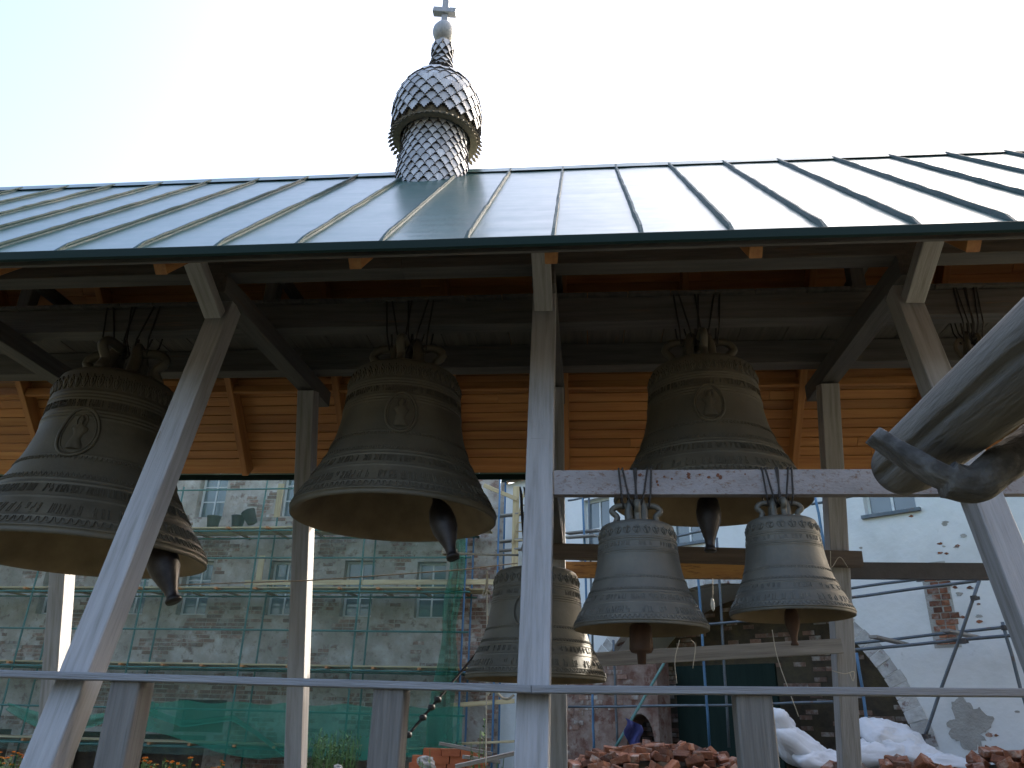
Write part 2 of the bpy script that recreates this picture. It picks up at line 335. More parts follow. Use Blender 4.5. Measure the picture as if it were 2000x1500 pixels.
def panel(g, xa, xb, la, lb):
    mb = MB(); vs = []; fs = []; nu, nv = 5, 22; ph = rng.uniform(0, 9)
    for j in range(nv+1):
        for i in range(nu+1):
            x = lerp(xa, xb, i/nu); t = lerp(la, lb, j/nv); ed = math.sin(math.pi*i/nu)
            h = .0045*ed*noise.noise(Vector((x*1.5+ph, t*2.6, ph)))+.004*noise.noise(Vector((x*.3, t*5.0, ph*.3)))*ed
            vs.append(g(x, t, h))
    for j in range(nv):
        for i in range(nu): fs.append((j*(nu+1)+i, j*(nu+1)+i+1, (j+1)*(nu+1)+i+1, (j+1)*(nu+1)+i))
    return mb.add(vs, fs)
for i in range(i0, i1):
    xa, xb = max(XL, X0+i*S), min(XR, X0+(i+1)*S)
    if xb-xa < .05: continue
    fixn(obj('roof_panel', panel(fr, xa+.004, xb-.004, -.03, SLEN), 'green_sheet_metal', ROOF, smooth=True))
    # standing seam at xa: a folded upright strip, slightly wavering
    if i > i0:
        mb = MB(); vs = []; fs = []; k = 26
        for j in range(k+1):
            t = lerp(-.03, SLEN-.01, j/k); hh = .035+.004*rng.uniform(-1, 1) if j else .012; dx = .006*noise.noise(Vector((xa, t*2.5, 4)))+rng.uniform(-.002, .002)
            for a, b in ((-.016, -.004), (-.014+dx, .012), (-.006+dx, hh), (.012+dx, hh), (.012+dx, hh-.012), (.006+dx, .012), (.014, -.004)): vs.append(fr(xa+a, t, b))
        for j in range(k):
            for a in range(6): fs.append((j*7+a, j*7+a+1, (j+1)*7+a+1, (j+1)*7+a))
        fs += [(6, 5, 4, 3, 2, 1, 0)]
        fixn(obj('seam', mb.add(vs, fs), 'seam_metal', ROOF))
    if i % 2 == 0: fixn(obj('roof_panel', panel(bk, xa+.004, min(XR, xa+2*S)-.004, 0, SLEN+.03), 'green_sheet_metal', ROOF, smooth=True))
# drip edge along the front and back eave, ridge cap
for g, t in ((fr, -.035), (bk, SLEN+.035)):
    a, b = g(XL, t, .004), g(XR, t, .004); mb = MB(); vs = []; fs = []; k = 40
    for j in range(k+1):
        p = a.lerp(b, j/k); p.z += .006*noise.noise(Vector((j*.5, 1, t)))
        dy = -1 if g is fr else 1
        for q in ((0, 0, .012), (0, dy*.012, 0), (0, dy*.012, -.062), (0, -dy*.004, -.074), (0, -dy*.01, -.05), (0, -dy*.01, 0)): vs.append(p+Vector(q))
    for j in range(k):
        for c in range(6): fs.append((j*6+c, j*6+(c+1) % 6, (j+1)*6+(c+1) % 6, (j+1)*6+c))
    fixn(obj('drip_edge', mb.add(vs, fs), 'dark_green_metal', ROOF))
mb = MB(); k = 40; vs = []; fs = []
for j in range(k+1):
    x = lerp(XL, XR, j/k); dz = .008*noise.noise(Vector((x*.8, 0, 0)))
    for q in (fr(x, SLEN-.11, .02), Vector((x, YR, ZR+.055+dz)), bk(x, .11, .02)): vs.append(q)
for j in range(k):
    for c in range(2): fs.append((j*3+c, j*3+c+1, (j+1)*3+c+1, (j+1)*3+c))
fixn(obj('ridge_cap', mb.add(vs, fs), 'green_sheet_metal', ROOF))
# rafters, both slopes
raf = [-8.6, -7.35, -5.95, -4.5, -3.1, -1.62, -.2, 1.22, 2.66, 4.12, 5.55, 7.0]
for x in raf:
    beam('rafter', fr(x, .12, -.135), fr(x, SLEN-.1, -.135), .09, .17, 'pine_rafter', ROOF, up=nf)
    beam('rafter', bk(x, .1, -.17), bk(x, SLEN-.1, -.17), .08, .2, 'pine_rafter', ROOF, up=nb)
beam('eave_board', fr(XL, .03, -.09), fr(XR, .03, -.09), .025, .06, 'inner_timber', ROOF)
# pine boards lining the back slope, one by one
BW = .128; rows = int((SLEN-.06)/BW)
for k in range(rows):
    t = .05+BW*(k+.5); x = XL; first = True
    while x < XR-.05:
        L = rng.uniform(2.6, 4.6) if not first else rng.uniform(1.2, 4); first = False
        xe = min(XR, x+L)
        beam('board', bk(x+.003, t, -.057+rng.uniform(-.003, .003)), bk(xe-.003, t, -.057+rng.uniform(-.003, .003)), BW-.008, .02, 'pine_board', ROOF, up=nb, ch=.005, jit=.001)
        x = xe
beam('purlin', (XL, 8.86, 3.86), (XR, 8.86, 3.86), .07, .1, 'pine_rafter', ROOF)

# ================================================================== CUPOLA
CX, CY = -1.69, YR
CU = thing('cupola', (CX, CY, 5.3), 'small onion cupola clad in silvery stepped wooden shingles on the roof ridge', 'cupola')
def zrev(pr): return [(r, z) for r, z in pr]
drum = [(.415, 5.1), (.405, 5.8), (.375, 6.1), (.37, 6.3), (.40, 6.46)]
dome = [(.40, 6.40), (.485, 6.345), (.505, 6.36), (.512, 6.50), (.518, 6.66), (.51, 6.78), (.485, 6.90), (.432, 7.02), (.35, 7.13), (.255, 7.22), (.187, 7.31), (.147, 7.41), (.122, 7.52), (.108, 7.65), (.12, 7.78)]
M0 = Matrix.Translation((CX, CY, 0))
obj('drum', MB().lathe([(max(.01, r-.025), z) for r, z in drum], 32, M0), 'cupola_wood', CU, smooth=True)
obj('dome', MB().lathe([(max(.01, r-.022), z) for r, z in dome], 40, M0), 'cupola_wood', CU, smooth=True)
def shingle_mesh(w_, h, th=.03):
    a = w_/2*.98
    P = [(-a, h), (-a, .50*h), (-a*.70, .50*h), (-a*.70, .34*h), (-a*.40, .34*h), (-a*.40, .16*h), (-a*.15, .16*h), (-a*.15, 0), (a*.15, 0), (a*.15, .16*h), (a*.40, .16*h), (a*.40, .34*h), (a*.70, .34*h), (a*.70, .50*h), (a, .50*h), (a, h)]
    k = len(P); mb = MB()
    mb.add([(x, -th/2, z) for x, z in P]+[(x, th/2, z) for x, z in P], [tuple(range(k))]+[tuple(range(2*k-1, k-1, -1))]+[(i, i+k, (i+1) % k+k, (i+1) % k) for i in range(k)])
    me = mb.mesh('shingle'); me.materials.append(MATS['shingle']); me.materials.append(MATS['shingle_edge'])
    for i, f in enumerate(me.polygons): f.material_index = 0 if i < 2 else 1     # weathered sawn edges, coloured darker to draw the shadow lines between shingles
    bm = bmesh.new(); bm.from_mesh(me); bmesh.ops.recalc_face_normals(bm, faces=bm.faces); bm.to_mesh(me); bm.free(); return me
def on_prof(prof, s):
    L = 0
    for (r0, z0), (r1, z1) in zip(prof, prof[1:]):
        d = math.hypot(r1-r0, z1-z0)
        if L+d >= s: t = (s-L)/d; return lerp(r0, r1, t), lerp(z0, z1, t), (r1-r0)/d, (z1-z0)/d
        L += d
    return r1, z1, (r1-r0)/d, (z1-z0)/d
sh = []
def clad(prof, s0, s1, step, n_at, hmul=1.9):
    s = s0; row = 0
    while s < s1:
        r, z, dr, dz = on_prof(prof, s); n = n_at(r); wd = 2*math.pi*r/n*1.02
        for k in range(n):
            th = 2*math.pi*(k+.5*(row % 2))/n
            rad = Vector((math.cos(th), math.sin(th), 0)); tan = Vector((-math.sin(th), math.cos(th), 0))
            upv = (rad*dr+Vector((0, 0, dz))).normalized(); out = (rad*dz-Vector((0, 0, dr))).normalized()
            tilt = .20+rng.uniform(-.05, .06); up2 = (upv-out*tilt).normalized(); o2 = tan.cross(up2)*-1
            p = Vector((CX, CY, 0))+rad*r+Vector((0, 0, z))+out*.02
            X = tan*(-1)*wd*rng.uniform(.93, 1.0); Yv = -out
            Z = up2*step*hmul
            sh.append((p, -tan, -(tan.cross(up2)).normalized()*1.0, up2, wd*.97, step*hmul, out))
        s += step; row += 1
clad(drum, .22, 1.34, .084, lambda r: 24, 1.7)
clad(dome[2:], .0, 1.13, .094, lambda r: 23 if r > .36 else (16 if r > .2 else 11), 1.7)
clad(dome[2:], 1.13, 1.50, .07, lambda r: 9, 1.75)
cache = {}
vis = sorted(sh, key=lambda q: q[6].dot(q[0].normalized()))     # outward normal most against the line of sight = shows most
stuffmb = MB()
for k, (p, X, Y, Z, wd, hh, out) in enumerate(vis):
    key = (round(wd, 2), round(hh, 2))
    if key not in cache: cache[key] = shingle_mesh(key[0], key[1])
    X = X.normalized(); Z = Z.normalized(); Y = Z.cross(X)
    M = Matrix(((X.x, Y.x, Z.x, p.x), (X.y, Y.y, Z.y, p.y), (X.z, Y.z, Z.z, p.z), (0, 0, 0, 1)))
    if k < 300: inst('shingle', cache[key], wmat(CU).inverted() @ M, CU)
    else:
        me = cache[key]; stuffmb.add([M @ v.co for v in me.vertices], [tuple(f.vertices) for f in me.polygons])
if stuffmb.v: obj('back_shingles', stuffmb, 'shingle', CU, kind='stuff')
# pierced valance hanging from the dome's rim: pendants
pm = MB(); a = .030
pm.add([(-a, -.006, .02), (a, -.006, .02), (a*.5, -.006, -.02), (a*.9, -.006, -.045), (0, -.006, -.085), (-a*.9, -.006, -.045), (-a*.5, -.006, -.02),
        (-a, .006, .02), (a, .006, .02), (a*.5, .006, -.02), (a*.9, .006, -.045), (0, .006, -.085), (-a*.9, .006, -.045), (-a*.5, .006, -.02)],
       [tuple(range(7)), tuple(range(13, 6, -1))]+[(i, i+7, (i+1) % 7+7, (i+1) % 7) for i in range(7)])
pme = pm.mesh('pendant'); pme.materials.append(MATS['cupola_wood'])
for k in range(48):
    th = 2*math.pi*k/48
    M = Matrix.Translation((CX+.50*math.cos(th), CY+.50*math.sin(th), 6.33)) @ Matrix.Rotation(th+math.pi/2, 4, 'Z') @ Matrix.Rotation(RD(-48), 4, 'X')
    inst('pendant', pme, wmat(CU).inverted() @ M, CU)
obj('valance_ring', MB().lathe([(.42, 6.315), (.50, 6.315), (.50, 6.345), (.42, 6.345), (.42, 6.315)], 48, M0), 'cupola_wood', CU, smooth=False)
obj('collar_ring', MB().lathe([(.085, 7.70), (.115, 7.72), (.12, 7.78), (.085, 7.83), (.06, 7.93), (.055, 8.0)], 16, M0), 'silver_wood', CU)
obj('orb', MB().lathe([(0, 7.955), (.07, 7.96), (.125, 8.01), (.147, 8.08), (.14, 8.14), (.105, 8.20), (.05, 8.24), (0, 8.25)], 20, M0), 'silver_wood', CU, smooth=True)
CR = beam('cross', (CX, CY, 8.22), (CX, CY, 9.45), .085, .085, 'silver_wood', CU, up=(0, 1, 0))
for z, hw, tl in ((8.42, .15, .08), (8.86, .26, 0), (9.16, .14, 0)):
    beam('cross_bar', (CX-hw, CY-.03, z+tl*hw*2), (CX+hw, CY-.03, z-tl*hw*2), .1, .085, 'silver_wood', CU)

# ================================================================== BELLS
PROF = [(0, 1.0), (.035, .998), (.07, .975), (.12, .935), (.18, .88), (.25, .82), (.33, .757), (.42, .700), (.52, .652), (.62, .62), (.72, .600), (.82, .585), (.90, .575), (.955, .563), (.985, .545), (1.0, .515)]
def bell(name_label, x, y, zr, R, zs, Rs, beam_c, beam_h, m='bronze', med=0, clap=None, group='bells hung in the shelter', rings=True, loop=1.0, clap_m='iron', tall=.17, strap_w=.2, seed=1):
    """zr rim level, R rim radius, zs shoulder level, Rs shoulder radius"""
    rg = random.Random(seed)
    B = thing('bell', (x, y, zr), name_label, 'bell', group)
    H = zs-zr
    k_ = (Rs/R)/.563
    def rad(t):
        for (t0, r0), (t1, r1) in zip(PROF, PROF[1:]):
            if t <= t1: r = lerp(r0, r1, (t-t0)/(t1-t0)); break
        else: r = PROF[-1][1]
        return R*lerp(r, r*k_, min(1, t*1.6))
    bands = [(.035, .010), (.085, .006), (.20, .005), (.285, .008), (.31, .005), (.455, .005), (.685, .005), (.705, .009), (.725, .005), (.80, .005), (.82, .009), (.84, .005)] if rings else []
    prof = []
    ts = sorted(set([i/70 for i in range(0, 71)]+[q for b, _ in bands for q in (b-.008, b-.004, b, b+.004, b+.008)]))
    for t in ts:
        r = rad(t); bump = 0
        for b, hgt in bands:
            d = abs(t-b)
            if d < .0075: bump = max(bump, hgt*R*(1-(d/.0075)**2)**.5)
        prof.append((r+bump, zr+t*H))
    rs = rad(1.0)
    prof += [(rs*.93, zs+.018*R), (rs*.8, zs+.035*R), (rs*.5, zs+.05*R), (rs*.25, zs+.058*R), (0, zs+.06*R)]
    M = Matrix.Translation((x, y, 0))
    obj('body', MB().lathe([(R*.985, zr-.004*R)]+prof, 96, M), m, B, smooth=True)
    inn = [(R*.985, zr-.004*R), (R*.93, zr+.012*H)]+[(min(R*.92, rad(t)-lerp(.10, .055, t)*R), zr+t*H) for t in (.06, .12, .2, .28, .36, .45, .55, .65, .75, .85, .92)]+[(rad(.95)*.75, zr+.965*H), (0, zr+.98*H)]
    o = obj('inner_wall', MB().lathe(inn, 64, M), 'bell_inside', B, smooth=True)
    def S_(th, t, h=0):
        r = rad(t)+h*R; return Vector((x+r*math.cos(th), y+r*math.sin(th), zr+t*H))
    front = math.atan2(-y, -x)                                 # side of the bell that faces the yard
    # raised lettering: rows of crowded upright strokes with cross links, too worn to be read
    mb = MB()
    for t0, t1, dens, hh in ((.225, .272, 1.0, .011), (.10, .155, .8, .010), (.745, .788, 1.1, .008)):
        th = front-1.7
        while th < front+1.7:
            wl = rg.uniform(.35, .8)/R*.035/dens*1.4
            if rg.random() < .12: th += wl*1.4; continue
            for q in range(rg.choice((2, 2, 3))):
                a = th+q*wl*.5; lo = t0 if rg.random() < .8 else lerp(t0, t1, .4); hi = t1 if rg.random() < .8 else lerp(t0, t1, .6)
                wa = wl*.13
                vs = [S_(a-wa, lo, -.004), S_(a+wa, lo, -.004), S_(a+wa, hi, -.004), S_(a-wa, hi, -.004), S_(a-wa*.6, lo, hh), S_(a+wa*.6, lo, hh), S_(a+wa*.6, hi, hh), S_(a-wa*.6, hi, hh)]
                mb.add(vs, [(4, 5, 6, 7), (0, 1, 5, 4), (1, 2, 6, 5), (2, 3, 7, 6), (3, 0, 4, 7)])
                if q and rg.random() < .75:
                    tm = lerp(t0, t1, rg.choice((.08, .5, .5, .92))); dt = (t1-t0)*.08; b = a-wl*.5
                    vs = [S_(b, tm-dt, -.004), S_(a, tm-dt, -.004), S_(a, tm+dt, -.004), S_(b, tm+dt, -.004), S_(b, tm-dt, hh), S_(a, tm-dt, hh), S_(a, tm+dt, hh), S_(b, tm+dt, hh)]
                    mb.add(vs, [(4, 5, 6, 7), (0, 1, 5, 4), (2, 3, 7, 6)])
            th += wl*1.75
    fixn(obj('inscription', mb, m, B, kind='stuff'))
    # frieze of palmettes below the shoulder
    mb = MB(); cnt = max(10, int(26*min(1, R/.9)))
    for k in range(cnt):
        th = front-1.65+3.3*(k+.5)/cnt; wd = 3.3/cnt*.38
        for sg in (-1, 1):
            pts = [S_(th+sg*wd*.15, .862, .004), S_(th+sg*wd*.55, .875, .005), S_(th+sg*wd*.95, .90, .006), S_(th+sg*wd*.7, .928, .006), S_(th+sg*wd*.25, .915, .006), S_(th, .945, .005)]
            mb.tube(catmull(pts, 3), .0075*R, 5)
        mb.tube([S_(th, .87, .004), S_(th, .90, .008), S_(th, .93, .004)], [.006*R, .016*R, .006*R], 5)
    obj('frieze', mb, m, B, smooth=True, kind='stuff')
    mb = MB(); cnt = int(60*min(1, R/.8+.2))                       # drop ornament above the lip
    for k in range(cnt):
        th = front-1.7+3.4*(k+.5)/cnt; wd = 3.4/cnt*.4
        mb.tube(catmull([S_(th-wd, .078, .003), S_(th-wd*.5, .052, .006), S_(th+wd*.5, .052, .006), S_(th+wd, .078, .003)], 2), .005*R, 4)
        mb.tube(catmull([S_(th-wd, .318, .003), S_(th, .345, .005), S_(th+wd, .318, .003)], 2), .0045*R, 4)
        mb.tube(catmull([S_(th-wd, .450, .003), S_(th, .430, .005), S_(th+wd, .450, .003)], 2), .004*R, 4)
    obj('edging', mb, m, B, smooth=True, kind='stuff')
    # oval medallion with a worn standing figure
    if med is not None:
        th0 = front+med; rx, rt = .25, .125
        def O(a, k, h): return S_(th0+rx*k*math.cos(a)*.95*min(1.15, .62/(rad((.59))/R)), (.59)+rt*k*math.sin(a)*1.15, h)
        mb = MB().tube([O(2*math.pi*i/40, 1, .008) for i in range(40)], .013*R, 6, closed=True)
        mb.tube([O(2*math.pi*i/40, .86, .004) for i in range(40)], .006*R, 5, closed=True)
        md = obj('medallion', mb, m, B, smooth=True)
        fg = MB(); rows = [(-.70, .40), (-.55, .38), (-.3, .30), (-.1, .30), (.04, .38), (.16, .42), (.25, .34), (.31, .14), (.36, .13), (.43, .18), (.52, .19), (.60, .13), (.65, .04)]
        vs = []; fs = []; nn = 8
        for v_, hw in rows:
            for j in range(nn+1):
                a = -1+2*j/nn; vs.append(S_(th0+rx*hw*a*(1+.2*math.sin(9*v_+a)), (.59)+rt*v_*1.15, .002+.028*math.sqrt(max(0, 1-a*a))+.004*math.sin(11*a+6*v_)))
        for i in range(len(rows)-1):
            for j in range(nn): fs.append((i*(nn+1)+j, i*(nn+1)+j+1, (i+1)*(nn+1)+j+1, (i+1)*(nn+1)+j))
        fg.tube([S_(th0+rx*.30*math.cos(6.283*i/18), (.59)+rt*1.15*(.47+.27*math.sin(6.283*i/18)), .006) for i in range(18)], .006*R, 4, closed=True)
        fg2 = len(fg.v)
        fixn(obj('figure_relief', MB().add(vs, fs).add(fg.v, fg.f), m, md, smooth=True))
    # crown: two upright ears and side loops
    zt = zs+.055*R; ct = zt+tall
    for sx in (-1, 1):
        pts = catmull([(x+sx*.07*R*1.6, y-.08*R, zt-.02), (x+sx*.075*R*1.6, y-.06*R, zt+tall*.6), (x+sx*.05*R*1.6, y, ct), (x+sx*.075*R*1.6, y+.06*R, zt+tall*.6), (x+sx*.07*R*1.6, y+.08*R, zt-.02)], 4)
        obj('crown_loop', MB().tube(pts, [.05*R+.004]*len(pts), 8), m, B, smooth=True)
    for a in (0, math.pi, math.pi*.5, math.pi*1.5):
        d = Vector((math.cos(a), math.sin(a), 0)); c0 = Vector((x, y, 0))
        pts = catmull([c0+d*.36*R*loop+Vector((0, 0, zt-.03)), c0+d*.30*R*loop+Vector((0, 0, zt+tall*.28)), c0+d*.38*R*loop+Vector((0, 0, zt+tall*.55)), c0+d*.30*R*loop+Vector((0, 0, zt+tall*.78)), c0+d*.13*R+Vector((0, 0, zt+tall*.80))], 4)
        obj('crown_loop', MB().tube(pts, [.042*R+.003]*len(pts), 8), m, B, smooth=True)
    # wire straps from the crown up around the beam
    by, bz = beam_c; top = bz+beam_h/2+.012; bot = bz-beam_h/2; fy = by-strap_w/2-.012; ry = by+strap_w/2+.012
    for k, (xb, xt) in enumerate(((-.20, -.26), (-.06, -.20), (-.03, .02), (.03, -.02), (.06, .20), (.20, .26))):
        xb, xt = x+xb*R, x+xt*R; zb = zt+tall*.72
        pts = [(xb, y-.03, zb), (lerp(xb, xt, .35), fy, lerp(zb, bot, .6)), (xt, fy, top), (xt, ry, top), (lerp(xb, xt, .35), ry, lerp(zb, bot, .6)), (xb, y+.03, zb)]
        obj('strap', MB().tube(pts, .005+.004*R, 6), 'wire', B)
    # clapper
    if clap:
        (cx_, cy_, cz), kind, tail = clap
        P0 = Vector((x, y, zr+.93*H)); P1 = Vector((cx_, cy_, cz)); ax = (P1-P0); L = ax.length; s = R
        if kind == 'bulb':
            rb = .125*s; pr = [(0, 0), (.035*s, 0), (.03*s, .3*L), (.036*s, L-rb*2.4), (.05*s, L-rb*1.9), (rb*.85, L-rb*1.1), (rb, L-rb*.2), (rb*.93, L+rb*.6), (rb*.62, L+rb*1.5), (rb*.42, L+rb*2.1), (rb*.36, L+rb*2.1+tail*.5), (rb*.40, L+rb*2.1+tail*.75), (rb*.5, L+rb*2.15+tail*.8), (rb*.47, L+rb*2.15+tail), (0, L+rb*2.15+tail)]
        else:
            rb = .165*s; pr = [(0, 0), (.03*s, 0), (.03*s, L-rb*1.3), (rb*.85, L-rb*1.25), (rb, L-rb*1.0), (rb*1.05, L+rb*.9), (rb*.9, L+rb*1.15), (rb*.42, L+rb*1.2), (rb*.36, L+rb*1.2+tail), (0, L+rb*1.2+tail)]
        Mx = Matrix.Translation(P0) @ ax.to_track_quat('Z', 'Y').to_matrix().to_4x4()
        obj('clapper', MB().lathe(pr, 20, Mx), clap_m, B, smooth=True)
    return B
BB = (7.13, 3.906)
def cl(px, py, y): return tuple(at_y(px, py, y))
bell('huge dark bell at far left, partly behind the slanting front leg', -4.85, 7.13, 1.36, 1.17, 3.147, .575, BB, .28, med=-.40, clap=(cl(318, 1098, 6.95), 'bulb', .10), tall=.40, seed=1)
bell('large brown bell with round medallion hanging left of the middle leg', -1.785, 7.13, 1.735, .967, 3.2, .545, BB, .28, med=-.03, clap=(cl(866, 1022, 6.75), 'bulb', .10), tall=.36, seed=2)
bell('large brown bell behind the rusty steel beam and above two small bells', 1.187, 7.13, 1.886, .891, 3.217, .505, BB, .28, med=.09, clap=(cl(1384, 1005, 7.0), 'bulb', .10), tall=.36, seed=3)
bell('bronze bell low down behind the middle leg with one sunlit flank', -.427, 7.15, .338, .605, 1.254, .373, (7.15, 1.92), .2, m='bronze', med=-.25, tall=.34, loop=.5, strap_w=.18, seed=4)
bell('small grey bell with blunt cylindrical clapper nearest the middle leg', .387, 5.6, .598, .459, 1.311, .265, (5.6, 1.637), .18, m='grey_bronze', med=None, clap=(cl(1252, 1248, 5.55), 'drum', .07), clap_m='rusty_iron', strap_w=.1, tall=.165, seed=5)
bell('smallest grey bell hanging from the rusty beam before the rear right leg', 1.405, 5.6, .704, .408, 1.351, .242, (5.6, 1.637), .18, m='grey_bronze', med=None, clap=(cl(1547, 1212, 5.58), 'bulb', .05), clap_m='rusty_iron', strap_w=.1, tall=.145, seed=6)
p7 = at_y(1905, 700, 7.13)
bell('dark bell under the roof mostly hidden behind the gutter log', p7.x, 7.13, 2.62, .42, 3.22, .25, BB, .28, med=None, tall=.36, seed=7)

# ================================================================== RAILING
RA = thing('railing', (-.3, 5.1, G), 'grey flat handrail on thick square posts across the front of the shelter', 'railing')
def railseg(a, b):
    beam('rail', a, b, .14, .046, 'rail_paint', RA)
railseg((-6.9, 5.06, .235), (-.325, 5.06, .188)); railseg((-.321, 5.06, .187), (5.2, 5.06, .262))
for xa, xb in ((-4.95, -4.75), (-2.998, -2.803), (-1.299, -1.105), (.889, 1.098), (3.35, 3.55)):
    xm = (xa+xb)/2; zt = lerp(.235, .188, (xm+6.9)/6.58) if xm < -.32 else lerp(.187, .262, (xm+.32)/5.52)
    beam('post', (xm, 5.115, G-.1), (xm, 5.115, zt-.024), xb-xa, .19, 'weathered_post', RA, up=(0, -1, 0), ch=.008, jit=.004)
# ================================================================== beams between the legs
def channel(name, xa, xb, yf, z0, z1, m, label, dep=.09, thk=.009):
    mb = MB(); mb.box((xa, yf, z0), (xb, yf+thk, z1)); mb.box((xa, yf+thk-.001, z1-thk), (xb, yf+dep, z1-.0005)); mb.box((xa, yf+thk-.001, z0+.0005), (xb, yf+dep, z0+thk))
    return tag(obj(name, mb, m), label, 'beam')
sb = channel('steel_beam', -.208, 2.71, 5.552, 1.545, 1.729, 'rusty_beam', 'pale painted steel beam pitted with rust carrying the two small bells')
rr = random.Random(5)
for (px, py, r) in ((1250, 928, 7), (1283, 940, 6), (1297, 931, 5), (1285, 947, 5), (1312, 935, 4), (1345, 926, 8), (1345, 932, 7), (1384, 932, 6), (1402, 928, 7), (1407, 932, 8), (1367, 927, 4), (1455, 926, 4)):
    p = at_y(px, py, 5.551); mb = MB(); k = 9; rm = r*5.7/1514*.5
    ring = [(p.x+rm*rr.uniform(.6, 1.3)*math.cos(2*math.pi*i/k), 5.5475, p.z+rm*rr.uniform(.6, 1.2)*math.sin(2*math.pi*i/k)) for i in range(k)]
    mb.add(ring+[(q[0], 5.5525, q[2]) for q in ring], [tuple(range(k))]+[(i, (i+1) % k, (i+1) % k+k, i+k) for i in range(k)]); fixn(obj('rust_scab', mb, 'rust', sb))
channel('steel_beam', 2.93, 6.2, 5.552, 1.547, 1.731, 'rusty_beam', 'pale rusty steel beam end right of the right front leg')
wb = beam('timber_beam', (-.55, 8.6, 1.75), (2.94, 8.6, 1.675), .15, .155, 'brown_timber', None); tag(wb, 'brown timber beam bound with string across the rear right leg', 'beam')
ob = channel('steel_beam', -.5, 2.6, 9.05, 1.545, 1.72, 'ochre_steel', 'ochre rust-stained steel beam behind the two small bells')
channel('steel_beam', 2.95, 4.45, 9.05, 1.558, 1.735, 'dark_steel', 'dark steel beam running right from the rear right leg past the white wall')
pk = beam('plank', (.0, 8.95, .64), (2.63, 8.62, .80), .04, .145, 'grey_plank', None); tag(pk, 'long pale plank slanting up behind the small bells to the rear leg', 'plank')

# ================================================================== GUTTER LOG AND HOOK
e1, e2 = Vector((1.275, 3.10, .975)), Vector((1.16, -1.6, .93)); ax = (e2-e1).normalized(); LR = .125
mb = MB(); kk = 60; nn = 72; vs = []; fs = []
sx = Vector((0, 0, 1)).cross(ax).normalized(); sz = ax.cross(sx)
for i in range(kk+1):
    t = (e2-e1).length*i/kk
    for j in range(nn):
        a = 2*math.pi*j/nn; r = LR*(1+.012*noise.noise(Vector((math.cos(a)*1.5, math.sin(a)*1.5, t*1.2))))
        if i == 0: r *= .88
        d = (math.degrees(a)-205-4*noise.noise(Vector((t*2, 3, 1)))) % 360          # a long drying crack
        if d > 180: d -= 360
        if abs(d) < 6 and i > 0: r *= .84
        dd = .02 if i == 0 else 0
        p = e1+ax*(t if i else -.0)+sx*math.cos(a)*r+sz*math.sin(a)*r
        vs.append(p-ax*0 if i else p-ax*.02)
for i in range(kk):
    for j in range(nn): fs.append((i*nn+j, i*nn+(j+1) % nn, (i+1)*nn+(j+1) % nn, (i+1)*nn+j))
fs += [tuple(reversed(range(nn))), tuple(kk*nn+j for j in range(nn))]
lg = fixn(obj('log', mb.add(vs, fs), 'log_wood', smooth=True, origin=e1)); tag(lg, 'thick round grey log overhead at right, its blunt end resting in a hook', 'log')
hk = MB(); yh = 2.55
pts = catmull([(.985, yh+.03, .925), (1.05, yh+.02, .865), (1.13, yh, .79), (1.20, yh, .752), (1.27, yh, .745), (1.33, yh, .785), (1.43, yh+.01, .85), (1.65, yh+.05, .98), (2.2, yh+.1, 1.28)], 9)
k = len(pts); vs = []; fs = []; nn = 16
for i, p in enumerate(pts):
    t = (pts[min(i+1, k-1)]-pts[max(0, i-1)]).normalized(); yv = Vector((0, 1, 0)); nv = t.cross(yv).normalized()
    f = i/(k-1); sq = max(0, 1-f/.42); rad_ = lerp(.041, .062, min(1, f/.35))
    for j in range(nn):
        a = 2*math.pi*j/nn; c_, s_ = math.cos(a), math.sin(a); pw = lerp(1, .45, min(1, sq*1.5))
        c2 = math.copysign(abs(c_)**pw, c_); s2 = math.copysign(abs(s_)**pw, s_)
        r = rad_*(1+.13*noise.noise(p*9+Vector((c_, s_, 0))*.8)+.06*noise.noise(p*30+Vector((c_, s_, 0))*2))
        vs.append(p+nv*c2*r*(.55 if sq > .2 else 1)+yv*s2*r*1.05)
for i in range(k-1):
    for j in range(nn): fs.append((i*nn+j, i*nn+(j+1) % nn, (i+1)*nn+(j+1) % nn, (i+1)*nn+j))
fs += [tuple(reversed(range(nn))), tuple((k-1)*nn+j for j in range(nn))]
ho = fixn(obj('wooden_hook', hk.add(vs, fs), 'hook_wood', smooth=True, origin=(1.27, yh, .745))); tag(ho, 'gnarled natural wooden crook cradling the end of the overhead log', 'wooden hook')

# ================================================================== LOG HOUSE the gutter belongs to (its eave overhangs the yard)
LH = thing('log_house', (4.4, -3.2, G), 'grey log house whose eave gutter juts in at upper right', 'house')
for k in range(9):
    z = G+.12+.235*k
    for P, Q in (((1.95, -8.6, z), (1.95, 2.25, z)), ((7.4, -8.6, z), (7.4, 2.25, z)), ((1.6, 1.9, z+.11), (7.8, 1.9, z+.11)), ((1.6, -8.3, z+.11), (7.8, -8.3, z+.11))):
        P, Q = Vector(P), Vector(Q); me = MB().tube([P.lerp(Q, i/8)-LH.location+Vector((0, 0, random.uniform(-.006, .006))) for i in range(9)], [random.uniform(.118, .128) for _ in range(9)], 12).mesh('wall_log', True); me.materials.append(MATS['log_wood']); inst('wall_log', me, Matrix.Identity(4), LH)
for sg, xe in ((1, 1.36), (-1, 7.98)):
    for k in range(16):
        y = -8.9+.72*k; beam('roof_board', (xe, y+.36, 1.02), (4.67, y+.36, 1.02+3.31*.72), .70, .035, 'grey_plank', LH)
for k in range(10): 
    hw = 2.75*(1-k/10.); beam('gable_board', (4.67-hw, 1.9, .95+.225*k), (4.67+hw, 1.9, .95+.225*k), .04, .215, 'grey_plank', LH)

